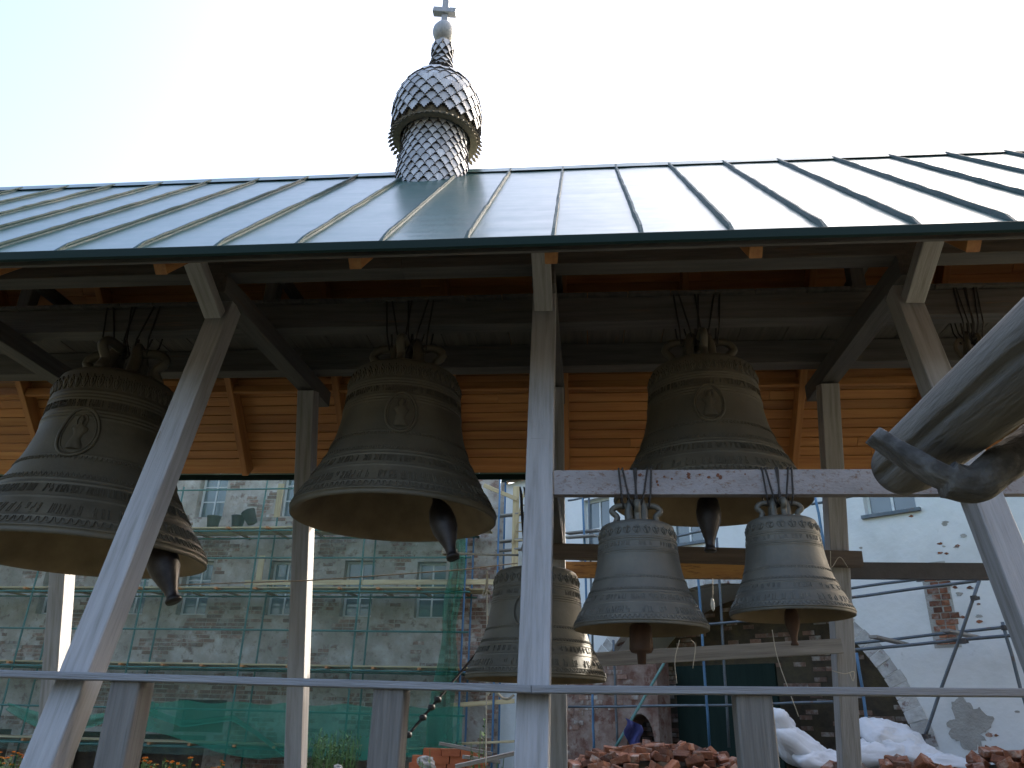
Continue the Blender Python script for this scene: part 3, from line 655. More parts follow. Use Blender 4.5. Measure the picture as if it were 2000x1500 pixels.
# ================================================================== BRICK BUILDING (left, behind the netting)
C0 = Vector((-2.01, 19.82, G)); A3 = RD(-3); A39 = RD(-39)
BBD = thing('brick_building', C0, 'old brick monastery block with peeling whitewash behind green scaffold netting', 'building', rz=A3)
WBD = thing('white_building', C0, 'whitewashed brick wing at right with a great arch and small windows', 'building', rz=A39)
def toloc(o, p): return wmat(o).inverted() @ p
def at_b(o, px, py, off=0):
    """picture point on a building's facade (off metres in front), in the building's frame"""
    M = wmat(o); n = (M.to_3x3() @ Vector((0, 1, 0))); d = n.dot(M @ Vector((0, -off, 0))); return toloc(o, at_plane(px, py, n, d))
def wall_holes(u0, u1, v0, v1, holes, dep, mb=None, skip=None):
    mb = mb or MB(); us = sorted(set([u0, u1]+[q for h in holes for q in h[:2]])); vz = sorted(set([v0, v1]+[q for h in holes for q in h[2:4]]))
    for a, b in zip(us, us[1:]):
        for c, d in zip(vz, vz[1:]):
            cu, cv = (a+b)/2, (c+d)/2
            if any(h[0] < cu < h[1] and h[2] < cv < h[3] for h in holes): continue
            mb.add([(a, 0, c), (b, 0, c), (b, 0, d), (a, 0, d)], [(0, 1, 2, 3)])
    for a, b, c, d in holes:
        mb.add([(a, 0, c), (b, 0, c), (b, 0, d), (a, 0, d), (a, dep, c), (b, dep, c), (b, dep, d), (a, dep, d)], [(0, 4, 5, 1), (1, 5, 6, 2), (2, 6, 7, 3), (3, 7, 4, 0)])
    return mb
def window(o, a, b, c, d, dep, cols=2, rows=3, sill=False):
    y = dep-.07; fw = .055; mb = MB()
    mb.box((a+.002, y, c+.002), (a+fw, y+.06, d-.002)); mb.box((b-fw, y, c+.002), (b-.002, y+.06, d-.002)); mb.box((a+fw, y+.001, c+.002), (b-fw, y+.059, c+fw)); mb.box((a+fw, y+.001, d-fw), (b-fw, y+.059, d-.002))
    W = obj('window', mb, 'window_paint', o, local=True)
    cu = [lerp(a+fw, b-fw, i/cols) for i in range(cols+1)]; cv = [lerp(c+fw, d-fw, i/rows) for i in range(rows+1)]
    for q in cu[1:-1]: obj('glazing_bar', MB().box((q-.022, y+.01, c+fw), (q+.022, y+.05, d-fw)), 'window_paint', W, local=True)
    for q in cv[1:-1]: obj('glazing_bar', MB().box((a+fw, y+.014, q-.016), (b-fw, y+.046, q+.016)), 'window_paint', W, local=True)
    for i in range(cols):
        for j in range(rows):
            e = .0; tx = rng.uniform(-.006, .006)
            obj('pane', MB().add([(cu[i], y+.03+tx, cv[j]), (cu[i+1], y+.03-tx, cv[j]), (cu[i+1], y+.03-tx, cv[j+1]), (cu[i], y+.03+tx, cv[j+1])], [(0, 1, 2, 3)]), 'window_glass', W, local=True)
    if sill: obj('sill', MB().box((a-.06, -.07, c-.06), (b+.06, dep-.02, c-.001)), 'scaffold_tube', W, local=True)
    return W
h0 = -G
bw = [(-12.8, -11.97, 2.4+h0, 3.8+h0), (-10.5, -9.67, 2.4+h0, 3.8+h0), (-8.72, -7.89, 2.4+h0, 3.8+h0), (-6.27, -5.44, 2.4+h0, 3.8+h0), (-4.22, -3.39, 2.38+h0, 3.8+h0), (-2.27, -1.5, 2.36+h0, 3.76+h0),
      (-12.8, -11.97, 5.0+h0, 6.4+h0), (-10.5, -9.67, 5.0+h0, 6.4+h0), (-8.72, -7.89, 5.0+h0, 6.4+h0), (-6.27, -5.44, 5.0+h0, 6.4+h0), (-4.22, -3.39, 5.0+h0, 6.4+h0), (-2.27, -1.5, 5.0+h0, 6.4+h0)]
doors = [(-10.9, -9.3, 0, .95), (-9.1, -7.3, -.02, .93), (-8.2, -6.9, 1.0, 1.75), (-14.2, -12.6, 0, .95)]
holes = bw+doors
UL = -26
o = obj('wall', wall_holes(UL, 0, -.3, 8.2, holes, .32), 'worn_plaster', BBD, local=True)
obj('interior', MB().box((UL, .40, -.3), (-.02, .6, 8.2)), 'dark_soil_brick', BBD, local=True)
for q in bw: window(BBD, *q, .30)
# bricks showing through the whitewash
brk = []
BL, BHt = .285, .088
rb = random.Random(11)
row = 0; v = .05
while v < 7.6:
    u = -17.5+(BL/2 if row % 2 else 0)
    while u < -.05:
        ln = BL if rb.random() < .8 else BL/2
        if u+ln > -.02: break
        cu, cv = u+ln/2, v+BHt/2
        if not any(h[0]-.02 < u+ln and u < h[1]+.02 and h[2]-.02 < v+BHt and v < h[3]+.02 for h in holes):
            nse = noise.noise(Vector((cu*.55, cv*.9, 3)))+.5*noise.noise(Vector((cu*1.6, cv*2.2, 8)))
            bias = -.12
            z_ = cv-h0
            if cu > -1.45: bias = .42
            elif .2 < z_ < 2.3 and -11 < cu < -5.2: bias = .14
            elif z_ < 0: bias = .2
            elif z_ > 3.9: bias = -.02
            if cu > -1.45 and z_ > 3.6 and cu > -.7: bias = -.3
            if nse+bias+rb.uniform(-.14, .14) > .1: brk.append((u, v, ln))
        u += ln+.012
    v += BHt+.014; row += 1
def brick_mesh(l, h, t, jit=.004):
    mb = MB().box((.003, -t, .003), (l-.003, .02, h-.003)); mb.v = [q+Vector((rb.uniform(-jit, jit), rb.uniform(-jit, jit)*.6, rb.uniform(-jit, jit))) for q in mb.v]; return mb
bms = {}
for ln in (BL, BL/2):
    bms[ln] = []
    for k in range(4):
        me = brick_mesh(ln, BHt, .014).mesh('brick'); me.materials.append(MATS['facade_brick']); bms[ln].append(me)
Mb = wmat(BBD); brk.sort(key=lambda q: (Mb @ Vector((q[0], 0, q[1]))).length if q[1]-h0 > -.9 and q[1]-h0 < 5.9 else 1e3)
sm = MB()
for k, (u, v, ln) in enumerate(brk):
    if k < 300: inst('brick', rb.choice(bms[ln]), Matrix.Translation((u, rb.uniform(-.006, .006), v)), BBD)
    else:
        b = brick_mesh(ln, BHt, .012); sm.add([q+Vector((u, rb.uniform(-.006, .006), v)) for q in b.v], b.f)
obj('far_bricks', sm, 'facade_brick', BBD, local=True, kind='stuff')
obj('cornice', MB().box((UL, -.18, 8.2), (0, .4, 8.45)), 'white_wash', BBD, local=True)

# ================================================================== WHITE BUILDING with the arch
UC, ZC, RA_ = 5.9, -.80+h0, 3.45
wwin = [(2.58, 3.38, 3.53+h0, 4.9+h0), (4.97, 5.77, 3.53+h0, 4.9+h0), (9.06, 9.93, 3.53+h0, 4.42+h0), (12.2, 13.0, 3.53+h0, 4.42+h0)]
ZT = ZC+RA_+.02; UR = 15
chase = (9.86, 10.16, 1.30+h0, 2.55+h0)
hole_up = wwin
UM = 7.2; ZH, ZL = 5.08+h0, 4.55+h0
mb = wall_holes(0, 4.0, ZT, ZH+.7, wwin[:1], .32); wall_holes(4.0, UM, ZT, ZH, wwin[1:2], .32, mb); wall_holes(UM, UR, ZT, ZL, wwin[2:], .32, mb)
seg = [0]+[UC-RA_*math.cos(math.pi*i/48) for i in range(49)]+[UR]
def za(u):
    d = RA_**2-(u-UC)**2
    return ZC+math.sqrt(d) if d > 0 else None
for a, b in zip(seg, seg[1:]):
    za_, zb_ = za(a), za(b); inside = UC-RA_-1e-6 <= (a+b)/2 <= UC+RA_+1e-6
    la, lb = ((za_ or ZC), (zb_ or ZC)) if inside else (-.3, -.3)
    mb.add([(a, 0, la), (b, 0, lb), (b, 0, ZT), (a, 0, ZT)], [(0, 1, 2, 3)])
    if inside: mb.add([(a, 0, la), (b, 0, lb), (b, 1.9, lb), (a, 1.9, la)], [(3, 2, 1, 0)])
for a in (UC-RA_, UC+RA_): mb.add([(a, 0, -.3), (a, 0, ZC), (a, 1.9, ZC), (a, 1.9, -.3)], [(0, 1, 2, 3)])
obj('wall', mb, 'white_wash', WBD, local=True)
for q in wwin: window(WBD, *q, .22, 2, 2, True)
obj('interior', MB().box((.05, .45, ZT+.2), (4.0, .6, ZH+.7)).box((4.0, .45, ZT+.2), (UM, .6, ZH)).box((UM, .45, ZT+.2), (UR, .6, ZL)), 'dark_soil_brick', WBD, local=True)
for ua, ub, zz in ((0, 3.998, ZH+.7), (4.0, UM, ZH), (UM+.002, UR, ZL)):
    q = [(ua, -.25, zz), (ub, -.25, zz), (ub, 5.0, zz+1.2), (ua, 5.0, zz+1.2)]
    fixn(obj('roof_slope', MB().add(q+[(x_, y_, z_+.06) for x_, y_, z_ in q], [(0, 1, 2, 3), (7, 6, 5, 4), (0, 4, 5, 1), (1, 5, 6, 2), (2, 6, 7, 3), (3, 7, 4, 0)]), 'dark_green_metal', WBD, local=True))
# infill wall set back inside the arch: brick at the left, dark below, with a low arched opening
mb = MB().box((UC-RA_, 1.901, -.3), (UC+RA_, 2.1, ZC+RA_))
obj('arch_infill', mb, 'dark_soil_brick', WBD, local=True)
# voussoirs round the arch
nv = 58
for i in range(nv):
    a0, a1 = math.pi*(i+.04)/nv, math.pi*(i+.96)/nv; r0, r1 = RA_-.012+rb.uniform(-.01, .01), RA_+.27+rb.uniform(-.03, .03); y0 = -.012+rb.uniform(-.008, .008); y1 = .25
    P = [(UC-r*math.cos(a), y, ZC+r*math.sin(a)) for y in (y0, y1) for r, a in ((r0, a0), (r1, a0), (r1, a1), (r0, a1))]
    fixn(obj('voussoir', MB().add(P, [(0, 1, 2, 3), (7, 6, 5, 4), (0, 4, 5, 1), (1, 5, 6, 2), (2, 6, 7, 3), (3, 7, 4, 0)]), 'chalky_stone', WBD, local=True))
# patched red brickwork closing the left foot of the arch, with a low arched opening
mb = MB(); lo, hi, ax0, ax1 = 1.3, 4.55, 3.75, 4.45
us_ = [lo, ax0]+[ax0+(ax1-ax0)*i/10 for i in range(1, 10)]+[ax1, hi]
for a_, b_ in zip(us_, us_[1:]):
    def bt(u_): return -.3 if not ax0 < u_ < ax1 else 1.0+.62*math.sqrt(max(0, 1-((u_-(ax0+ax1)/2)/((ax1-ax0)/2))**2))
    def tp(u_): return 1.22+h0+.16*noise.noise(Vector((u_*1.7, 0, 4)))
    ins = ax0 <= (a_+b_)/2 <= ax1; la, lb = (max(1.0, bt(a_)) if ins else -.3), (max(1.0, bt(b_)) if ins else -.3)
    mb.add([(a_, -.14, la), (b_, -.14, lb), (b_, -.14, tp(b_)), (a_, -.14, tp(a_)), (a_, .3, la), (b_, .3, lb), (b_, .3, tp(b_)), (a_, .3, tp(a_))], [(0, 1, 2, 3), (0, 4, 5, 1), (3, 2, 6, 7), (7, 6, 5, 4)])
mb.add([(lo, -.14, -.3), (lo, .3, -.3), (lo, .3, 1.2+h0), (lo, -.14, 1.2+h0), (hi, -.14, -.3), (hi, .3, -.3), (hi, .3, 1.2+h0), (hi, -.14, 1.2+h0)], [(0, 1, 2, 3), (4, 5, 6, 7)])
fixn(obj('patched_wall', mb, 'red_plaster', WBD, local=True))
# bricks of the infill (left half of the arch) and of scars in the whitewash
wb_m = []
for k in range(5):
    me = brick_mesh(.25, .085, .012).mesh('brick'); me.materials.append(MATS['facade_brick']); wb_m.append(me)
cand = []
row = 0; v = -.1
while v < ZC+RA_-.1:
    u = UC-RA_+(.13 if row % 2 else 0)
    while u < UC+RA_-.25:
        m_ = za(u+.12)
        if m_ and v+.1 < (m_ if v > ZC else 99) :
            inarch = (u+.12-4.35)**2/.36+(max(0, v-.9))**2/.7 < 1 and v < 2
            pr = .6 if u < 4.3 else .3
            if not inarch and rb.random() < pr and noise.noise(Vector((u*.8, v, 5))) > -.25: cand.append((u, 1.9, v))
        u += .262
    v += .099; row += 1
scars = []
row = 0; v = chase[2]
while v < chase[3]:
    u = chase[0]-.02+(.06 if row % 2 else 0)
    while u < chase[1]-.02: scars.append((u+rb.uniform(-.01, .01), .0, v, rb.choice((.12, .18, .13)))); u += scars[-1][3]+.012
    v += .099; row += 1
v = .6; row = 0
while v < 1.15+h0:
    u = 1.35+(.13 if row % 2 else 0)
    while u < 4.25:
        if not (3.5 < u < 4.45 and v < 1.75) and rb.random() < .5 and noise.noise(Vector((u*.9, v*1.2, 9))) > -.05: cand.append((u, -.14, v+10))
        u += .262
    v += .099; row += 1
cand.sort(key=lambda q: -q[2]); cand = [(a_, b_, c_-10 if c_ > 9 else c_) for a_, b_, c_ in cand]
sm = MB()
for k, (u, y, v) in enumerate(cand):
    if k < 230: inst('brick', rb.choice(wb_m), Matrix.Translation((u, y+rb.uniform(-.012, .004), v)), WBD)
    else: b = brick_mesh(.25, .085, .012); sm.add([q+Vector((u, y, v)) for q in b.v], b.f)
if sm.v: obj('hidden_bricks', sm, 'brick', WBD, local=True, kind='stuff')
cm = MB().box((chase[0]-.06, -.006, chase[2]-.05), (chase[1]+.04, .02, chase[3]+.05)); obj('mortar_patch', cm, 'mortar', WBD, local=True)
for u, y, v, l in scars:
    me = brick_mesh(l, .085, .014).mesh('brick'); me.materials.append(MATS['brick']); inst('brick', me, Matrix.Translation((u, -.004, v)), WBD)
for (px, py) in ((1727, 1280), (1868, 1068), (1870, 1066), (1836, 1062), (1843, 1067), (1882, 1046), (1845, 1024), (1846, 1020), (1780, 1008), (1873, 1160), (1911, 1180), (1912, 1203), (1912, 1214), (1880, 1205), (1866, 1147), (1895, 1148), (1932, 1435), (1945, 1436), (1987, 1390), (1865, 1382), (1682, 1070), (1835, 1080), (1848, 1081)):
    p = at_b(WBD, px, py); mb = MB(); k = 11; r = rb.uniform(.022, .05)
    ring = [(p.x+r*1.3*rb.uniform(.45, 1.3)*math.cos(6.283*i/k), -.006, p.z+r*.7*rb.uniform(.6, 1.2)*math.sin(6.283*i/k)) for i in range(k)]
    mb.add(ring+[(q[0], .01, q[2]) for q in ring], [tuple(range(k))]+[(i, (i+1) % k, (i+1) % k+k, i+k) for i in range(k)]); fixn(obj('plaster_scar', mb, rb.choice(('brick', 'mortar', 'brick')), WBD, local=True))
p = at_b(WBD, 1893, 1420); mb = MB(); k = 22
k = 64
def pr_(i): c_, s_ = math.cos(6.283*i/k), math.sin(6.283*i/k); return .30*(1+.55*noise.noise(Vector((c_*1.3, s_*1.3, 2)))+.30*noise.noise(Vector((c_*4, s_*4, 6)))+.08*rb.uniform(-1, 1))
ring = [(p.x+pr_(i)*math.cos(6.283*i/k), -.008, p.z+pr_(i)*1.1*math.sin(6.283*i/k)) for i in range(k)]
mb.add(ring+[(q[0], .01, q[2]) for q in ring], [tuple(range(k))]+[(i, (i+1) % k, (i+1) % k+k, i+k) for i in range(k)]); fixn(obj('mortar_patch', mb, 'mortar', WBD, local=True))
dk = MB().box((4.55, .55, -.3), (6.75, .62, 1.15+h0)); tag(obj('tarpaulin_screen', MB().add([wmat(WBD) @ q for q in dk.v], dk.f), 'dark_panel'), 'dark green tarpaulin screen standing inside the great arch', 'screen')

# ================================================================== SCAFFOLDING, left
SCF = thing('scaffolding', wmat(BBD) @ Vector((-6, -.9, 0)), 'green tube scaffolding with plank decks along the brick block', 'scaffolding', rz=A3)
Mw = wmat(BBD)
def W(u, y, z): return Mw @ Vector((u, y, z))
def tubeobj(name, a, b, r, m, parent, wob=.0):
    a, b = Vector(a), Vector(b); L = (b-a).length; M = frame_of(a, b, (0, 0, 1) if abs((b-a).normalized().z) < .9 else (0, 1, 0))
    me = MB().tube([(L*i/6, wob*math.sin(i*2.1), wob*math.cos(i*1.7)) for i in range(7)], r, 8).mesh(name, True); me.materials.append(MATS[m])
    return inst(name, me, wmat(parent).inverted() @ M if parent else M, parent)
FO, BO = -1.15, -.25
def zb(px, py, off): return at_b(BBD, px, py, off).z
cols_ = [at_b(BBD, q, 1150, -FO).x for q in (65, 280, 490, 702)]+[at_b(BBD, 907, 1150, -FO).x, at_b(BBD, 972, 1100, -FO).x]
cols_ = [cols_[0]-4.2, cols_[0]-2.1]+cols_
lev = [zb(450, q, -FO) for q in (1452, 1297, 1147, 1030)]; mid = [zb(450, q, -FO) for q in (1378, 1222, 1083, 950)]
for i, u in enumerate(cols_):
    for yy in (FO, BO):
        tubeobj('standard', W(u, yy, 0), W(u, yy, 7.2), .024, 'blue_tube' if i >= len(cols_)-2 else 'green_tube', SCF, .004)
for z in lev+mid:
    for yy in ((FO-.035, BO-.035) if z in lev else (FO-.035,)):
        tubeobj('ledger', W(cols_[0]-.3, yy, z-.1), W(cols_[-2]+.15, yy, z-.1), .022, 'green_tube', SCF, .006)
tubeobj('ledger', W(cols_[-2]-.2, FO-.035, lev[1]-.1), W(cols_[-1]+.3, FO-.035, lev[1]-.1), .022, 'blue_tube', SCF)
for z in lev:
    for k in range(len(cols_)*2):
        u = lerp(cols_[0], cols_[-2], k/(len(cols_)*2-1))+rb.uniform(-.1, .1)
        o = beam('putlog', W(u, FO-.18, z-.045), W(u, .0, z-.045), .07, .05, 'pine_rafter', SCF)
    for yy in (-1.05, -.82, -.59, -.36):
        u = cols_[0]-.5
        while u < cols_[-2]-.1:
            L = rb.uniform(2.2, 3.4); ue = min(cols_[-2]+.5, u+L)
            beam('deck_plank', W(u+.01, yy+rb.uniform(-.01, .01), z+rb.uniform(-.002, .004)), W(ue-.01, yy+rb.uniform(-.01, .01), z+rb.uniform(-.002, .004)), .2, .035, 'light_plank', SCF, ch=.003); u = ue
za_t = zb(700, 1137, 1.2)
beam('toe_board', W(cols_[4]-.2, FO+.03, za_t), W(cols_[-1]+.2, FO+.03, za_t+.02), .025, .12, 'light_plank', SCF)
for px, y0, y1 in ((540, 945, 1010), (503, 1085, 1145), (1005, 950, 1110)):
    a = at_b(BBD, px, y1, .9); b = at_b(BBD, px+6, y0, .9); beam('upright_board', Mw @ a, Mw @ Vector((a.x, a.y, b.z)), .16, .03, 'light_plank', SCF, up=(0, -1, 0))
for q in ((1000, 965, 945), (905, 1300, 1330)):
    pass
a = Mw @ at_b(BBD, 945, 948, 1.0); b = Mw @ at_b(BBD, 1010, 975, 1.0); beam('brace_board', a, b, .03, .1, 'light_plank', SCF)
a = Mw @ at_b(BBD, 880, 1378, 1.1); b = Mw @ at_b(BBD, 1005, 1369, 1.1); beam('brace_board', a, b, .03, .1, 'light_plank', SCF)
a = Mw @ at_b(BBD, 895, 1453, 1.1); b = Mw @ at_b(BBD, 1005, 1448, 1.1); beam('brace_board', a, b, .2, .05, 'light_plank', SCF)
for k, (z0) in enumerate((zb(1000, 1060, .6), zb(1000, 1078, .6), zb(1000, 1010, .6))):
    beam('deck_plank', W(cols_[-1]-.1, -.7, z0), W(cols_[-1]+1.0, -.95, z0+.03), .22, .04, 'grey_plank', SCF)
# ladder on the right end of that scaffold
LA = thing('ladder', W(-.15, -1.0, lev[2]), 'pale wooden ladder leaning where the two buildings meet', 'ladder', rz=A3)
la, lb = Mw @ at_b(BBD, 1000, 1062, 1.0), Mw @ at_b(BBD, 1024, 960, 1.0); dx = Vector((.32, 0, 0))
for s in (0, 1): beam('rail', la+dx*s, lb+dx*s, .035, .06, 'light_plank', LA, up=(0, -1, 0))
for k in range(6): p = la.lerp(lb, (k+.4)/6); beam('rung', p, p+dx, .03, .03, 'light_plank', LA)
# buckets on the upper deck
def bucket(px, py, tilt, label):
    p = Mw @ at_b(BBD, px, py, .85); p.z = lev[3]+G+.02
    B = thing('bucket', p, label, 'bucket', 'buckets on the scaffold deck', rz=A3)
    M = Matrix.Translation(p+Vector((0, 0, .16 if tilt else 0))) @ Matrix.Rotation(tilt, 4, 'Y')
    obj('pail', MB().lathe([(0, .0), (.13, 0), (.175, .33), (.185, .335), (.185, .35), (.165, .345), (.12, .02), (0, .02)], 20, M), 'bucket_rubber', B, smooth=True)
    obj('handle', MB().tube([M @ Vector((.18*math.cos(a), .02-.05*math.sin(a), .33-.15*math.sin(a))) for a in [math.pi*i/10 for i in range(11)]], .006, 6), 'wire', B)
bucket(420, 1000, 0, 'dark bucket standing before the upper window on the scaffold deck')
bucket(468, 998, 0, 'dark upright bucket in the middle of three on the scaffold')
bucket(497, 996, -.5, 'dark bucket tipped over beside the scaffold standard')
# ------------------------------------------------------------------ netting
def sheet(name, fn, nu, nv, m, parent=None, thick=None):
    mb = MB(); vs = []; fs = []
    for j in range(nv+1):
        for i in range(nu+1): vs.append(fn(i/nu, j/nv))
    for j in range(nv):
        for i in range(nu): fs.append((j*(nu+1)+i, j*(nu+1)+i+1, (j+1)*(nu+1)+i+1, (j+1)*(nu+1)+i))
    return obj(name, mb.add(vs, fs), m, parent, smooth=True)
uR = at_b(BBD, 880, 1200, 1.25).x
ztop = 7.4
def nfn(s, t):
    u = lerp(cols_[0]-.6, uR, s); z = lerp(.55, ztop, t)
    return W(u, FO-.1-.05*noise.noise(Vector((u*.7, z*.5, 0)))-.02*noise.noise(Vector((u*3, z*.8, 2))), z)
tag(sheet('debris_net', nfn, 120, 40, 'green_net'), 'sheer green debris net hung over the left scaffolding', 'net')
def nfn2(s, t):
    u = lerp(at_b(BBD, 235, 1400, 1.3).x, at_b(BBD, 905, 1400, 1.3).x, s)
    top = zb(600, 1376, 1.3)+.03*math.sin(s*40); zl = zb(600, 1480, 1.3)+.45*max(0, 1-s*2.2)+.18*noise.noise(Vector((s*4, 0, 0)))
    z = lerp(zl, top, t)
    return W(u, FO-.22-.09*noise.noise(Vector((u*1.6, z*1.1, 5)))-.05*math.sin(u*7+z*2)*(1-t), z)
tag(sheet('debris_net', nfn2, 130, 16, 'thick_green_net'), 'dense lower band of green netting sagging along the scaffold foot', 'net')
def nfn3(s, t):
    zt, zl = zb(885, 1050, 1.35), zb(885, 1490, 1.35); z = lerp(zl, zt, t)
    uc = at_b(BBD, lerp(868, 886, t), 1250, 1.35).x; wd = lerp(.62, .32, t)*(1-.35*math.exp(-((t-.55)/.12)**2)); f = (s-.5)
    return W(uc+wd*2*f*.5+.03*math.sin(z*3), FO-.2-.09*math.sin(s*26+z*.6)-.04*math.sin(s*11), z)
tag(sheet('debris_net', nfn3, 60, 30, 'thick_green_net'), 'loose vertical drape of green net hanging at the end of the scaffold', 'net')
def nfn4(s, t):
    a = Mw @ at_b(BBD, 20, 1372, 1.4); b = Mw @ at_b(BBD, 240, 1385, 1.4); p = a.lerp(b, s); sag = math.sin(math.pi*s)
    return p+Vector((0, -.05-.05*math.sin(t*9+s*3), -.22*sag-(.18+.16*sag)*(1-t)))
tag(sheet('debris_net', nfn4, 40, 8, 'thick_green_net'), 'short swag of green net gathered at lower left', 'net')
def nfn5(s, t):
    q = [(270, 1385), (360, 1415), (455, 1402), (500, 1430), (560, 1475)]
    x_ = s*4; i = min(3, int(x_)); fr_ = x_-i; px = lerp(q[i][0], q[i+1][0], fr_); py = lerp(q[i][1], q[i+1][1], fr_)
    p = Mw @ at_b(BBD, px, py, 1.5); return p+Vector((0, .04*math.sin(t*12), .02+.16*(1-t)*(1-.5*s)-.08))
tag(sheet('debris_net', nfn5, 50, 6, 'thick_green_net'), 'gathered green net fold drooping to a point at lower left', 'net')

# ================================================================== SCAFFOLDING, right (before the white wall)
SC2 = thing('scaffolding', wmat(WBD) @ Vector((9, -1, 0)), 'bare grey tube scaffolding crossing in front of the white wall', 'scaffolding', rz=A39)
Mv = wmat(WBD)
def Pw(px, py, off): return Mv @ at_b(WBD, px, py, off)
def t2(a, b, off, m='scaffold_tube', r=.024, off2=None): return tubeobj('tube', Pw(*a, off), Pw(*b, off2 if off2 is not None else off), r, m, SC2, .004)
t2((1600, 1157), (1800, 1130), .5); t2((1600, 1175), (1915, 1133), 1.3)
t2((1640, 1260), (1975, 1223), .5); t2((1640, 1272), (2060, 1233), 1.3)
t2((1913, 1135), (1796, 1466), 1.35); t2((1958, 1215), (2012, 1410), 1.3); t2((1673, 1275), (1706, 1490), 1.4, 'blue_tube')
t2((1585, 985), (1700, 962), 1.0); t2((1592, 968), (1612, 1075), 1.2, 'blue_tube')
t2((1138, 960), (1150, 1300), 1.0, 'blue_tube'); t2((1110, 978), (1160, 968), 1.0)
t2((1150, 965), (1158, 1290), .4, 'scaffold_tube')
t2((1360, 1070), (1386, 1460), 1.2, 'blue_tube'); t2((1400, 1050), (1424, 1460), .9)
t2((1198, 1250), (1206, 1460), 1.0); t2((1157, 1350), (1160, 1465), 1.1, 'blue_tube')
t2((1110, 1381), (1445, 1377), 1.1); t2((1445, 1377), (1640, 1370), 1.1); t2((1320, 1048), (1380, 1035), 1.0); t2((1310, 1225), (1620, 1200), 1.0)
for (px, py, off) in ((1902, 1168, 1.38), (1880, 1253, 1.38), (1807, 1438, 1.4), (1962, 1226, 1.3), (1795, 1132, .6)):
    c = Pw(px, py, off); mb = MB().lathe([(.024, -.03), (.045, -.03), (.045, .03), (.024, .03)], 12, Matrix.Translation(c)); mb.box(c+Vector((.03, -.02, -.022)), c+Vector((.075, .02, .022))); obj('coupler', mb, 'dark_steel', SC2)
for a, b in (((1705, 1243), (1768, 1258)), ((1845, 1231), (1908, 1245))):
    beam('plank', Pw(*a, 1.5), Pw(*b, .3), .13, .04, 'grey_plank', SC2)
for k, (a, b) in enumerate((((1105, 1050), (1165, 1046)), ((1108, 1042), (1170, 1036)))): beam('plank', Pw(*a, 1.1-.3*k), Pw(*b, 1.1-.3*k), .2, .04, 'grey_plank', SC2)

# ================================================================== RUBBLE, BRICKS, SACKS, PLANTS behind the shelter
def heap(name, cx, cy, rx, ry, h, m, label, cat, seed=0):
    mb = MB(); vs = []; fs = []; n1, n2 = 40, 14
    for j in range(n2+1):
        q = j/n2
        for i in range(n1):
            a = 2*math.pi*i/n1; x = cx+rx*q*math.cos(a); y = cy+ry*q*math.sin(a)
            vs.append((x, y, G-.02+h*max(0, (1-q**3.4))+.09*noise.noise(Vector((x*2+seed, y*2, 0)))*(1-q)))
    for j in range(n2):
        for i in range(n1): fs.append((j*n1+i, j*n1+(i+1) % n1, (j+1)*n1+(i+1) % n1, (j+1)*n1+i))
    return tag(fixn(obj(name, mb.add(vs, fs), m, smooth=True)), label, cat)
ph = []
def heap_z(x, y):
    z = G
    for cx, cy, rx, ry, h in ph:
        q = math.hypot((x-cx)/rx, (y-cy)/ry)
        if q < 1: z = max(z, G+h*(1-q**3.4))
    return z
c1 = at_y(1290, 1440, 12); c2 = at_y(1640, 1480, 11.5); c3 = at_y(1985, 1450, 11); c4_ = at_y(1790, 1470, 11.2)
for c, rx, ry, h in ((c1, 1.85, 1.3, 1.05), (c2, .8, .8, .92), (c3, 1.0, .9, 1.14), (c4_, .85, .8, 1.0)): ph.append((c.x, c.y, rx, ry, h))
LB = ['low mound of rubble under the big brick pile', 'little mound of rubble left of the rear right leg', 'mound of rubble at the right edge of the yard', 'mound of rubble in front of the white sacks']
for i, (cx, cy, rx, ry, h) in enumerate(ph): heap('rubble_mound', cx, cy, rx, ry, h-.06, 'dark_soil_brick', LB[i], 'rubble', i)
rbm = []
for k in range(7):
    l = rb.choice((.25, .25, .24, .17)); bmx = bmesh.new(); bmesh.ops.create_cube(bmx, size=1); bmesh.ops.scale(bmx, vec=(l, .12, .085), verts=bmx.verts)
    bmesh.ops.bevel(bmx, geom=bmx.edges[:], offset=.008, segments=1, affect='EDGES')
    for q in bmx.verts: q.co += Vector((rb.uniform(-.008, .008), rb.uniform(-.006, .006), rb.uniform(-.006, .006)))
    me = bpy.data.meshes.new('brick'); bmx.to_mesh(me); bmx.free(); me.materials.append(MATS['brick']); rbm.append(me)
def scatter(ci, n, label, group):
    cx, cy, rx, ry, h = ph[ci]; placed = []
    for k in range(n*6):
        if len(placed) >= n: break
        a = rb.uniform(0, 6.283); q = math.sqrt(rb.random())*.97; x = cx+rx*q*math.cos(a); y = cy+ry*q*math.sin(a)
        if y > cy+.35*ry: continue
        zz = heap_z(x, y)+rb.uniform(.0, .09)
        if zz < -.95: continue
        if any((x-p[0])**2+(y-p[1])**2+(zz-p[2])**2 < .115**2 for p in placed): continue
        placed.append((x, y, zz))
        o = inst('brick', rb.choice(rbm), Matrix.Translation((x, y, zz)) @ Matrix.Rotation(rb.uniform(0, 6.28), 4, 'Z') @ Matrix.Rotation(rb.gauss(0, .28), 4, 'X') @ Matrix.Rotation(rb.gauss(0, .28), 4, 'Y'))
        tag(o, label, 'brick', group)
scatter(0, 170, 'old red brick tumbled in the big pile below the small bells', 'bricks in the big pile')
scatter(1, 28, 'old red brick in the small heap beside the rear right leg', 'bricks in the small heap')
scatter(2, 50, 'old red brick in the heap at the right edge', 'bricks in the right edge heap')
scatter(3, 34, 'old red brick in the heap before the white sacks', 'bricks in the heap before the sacks')
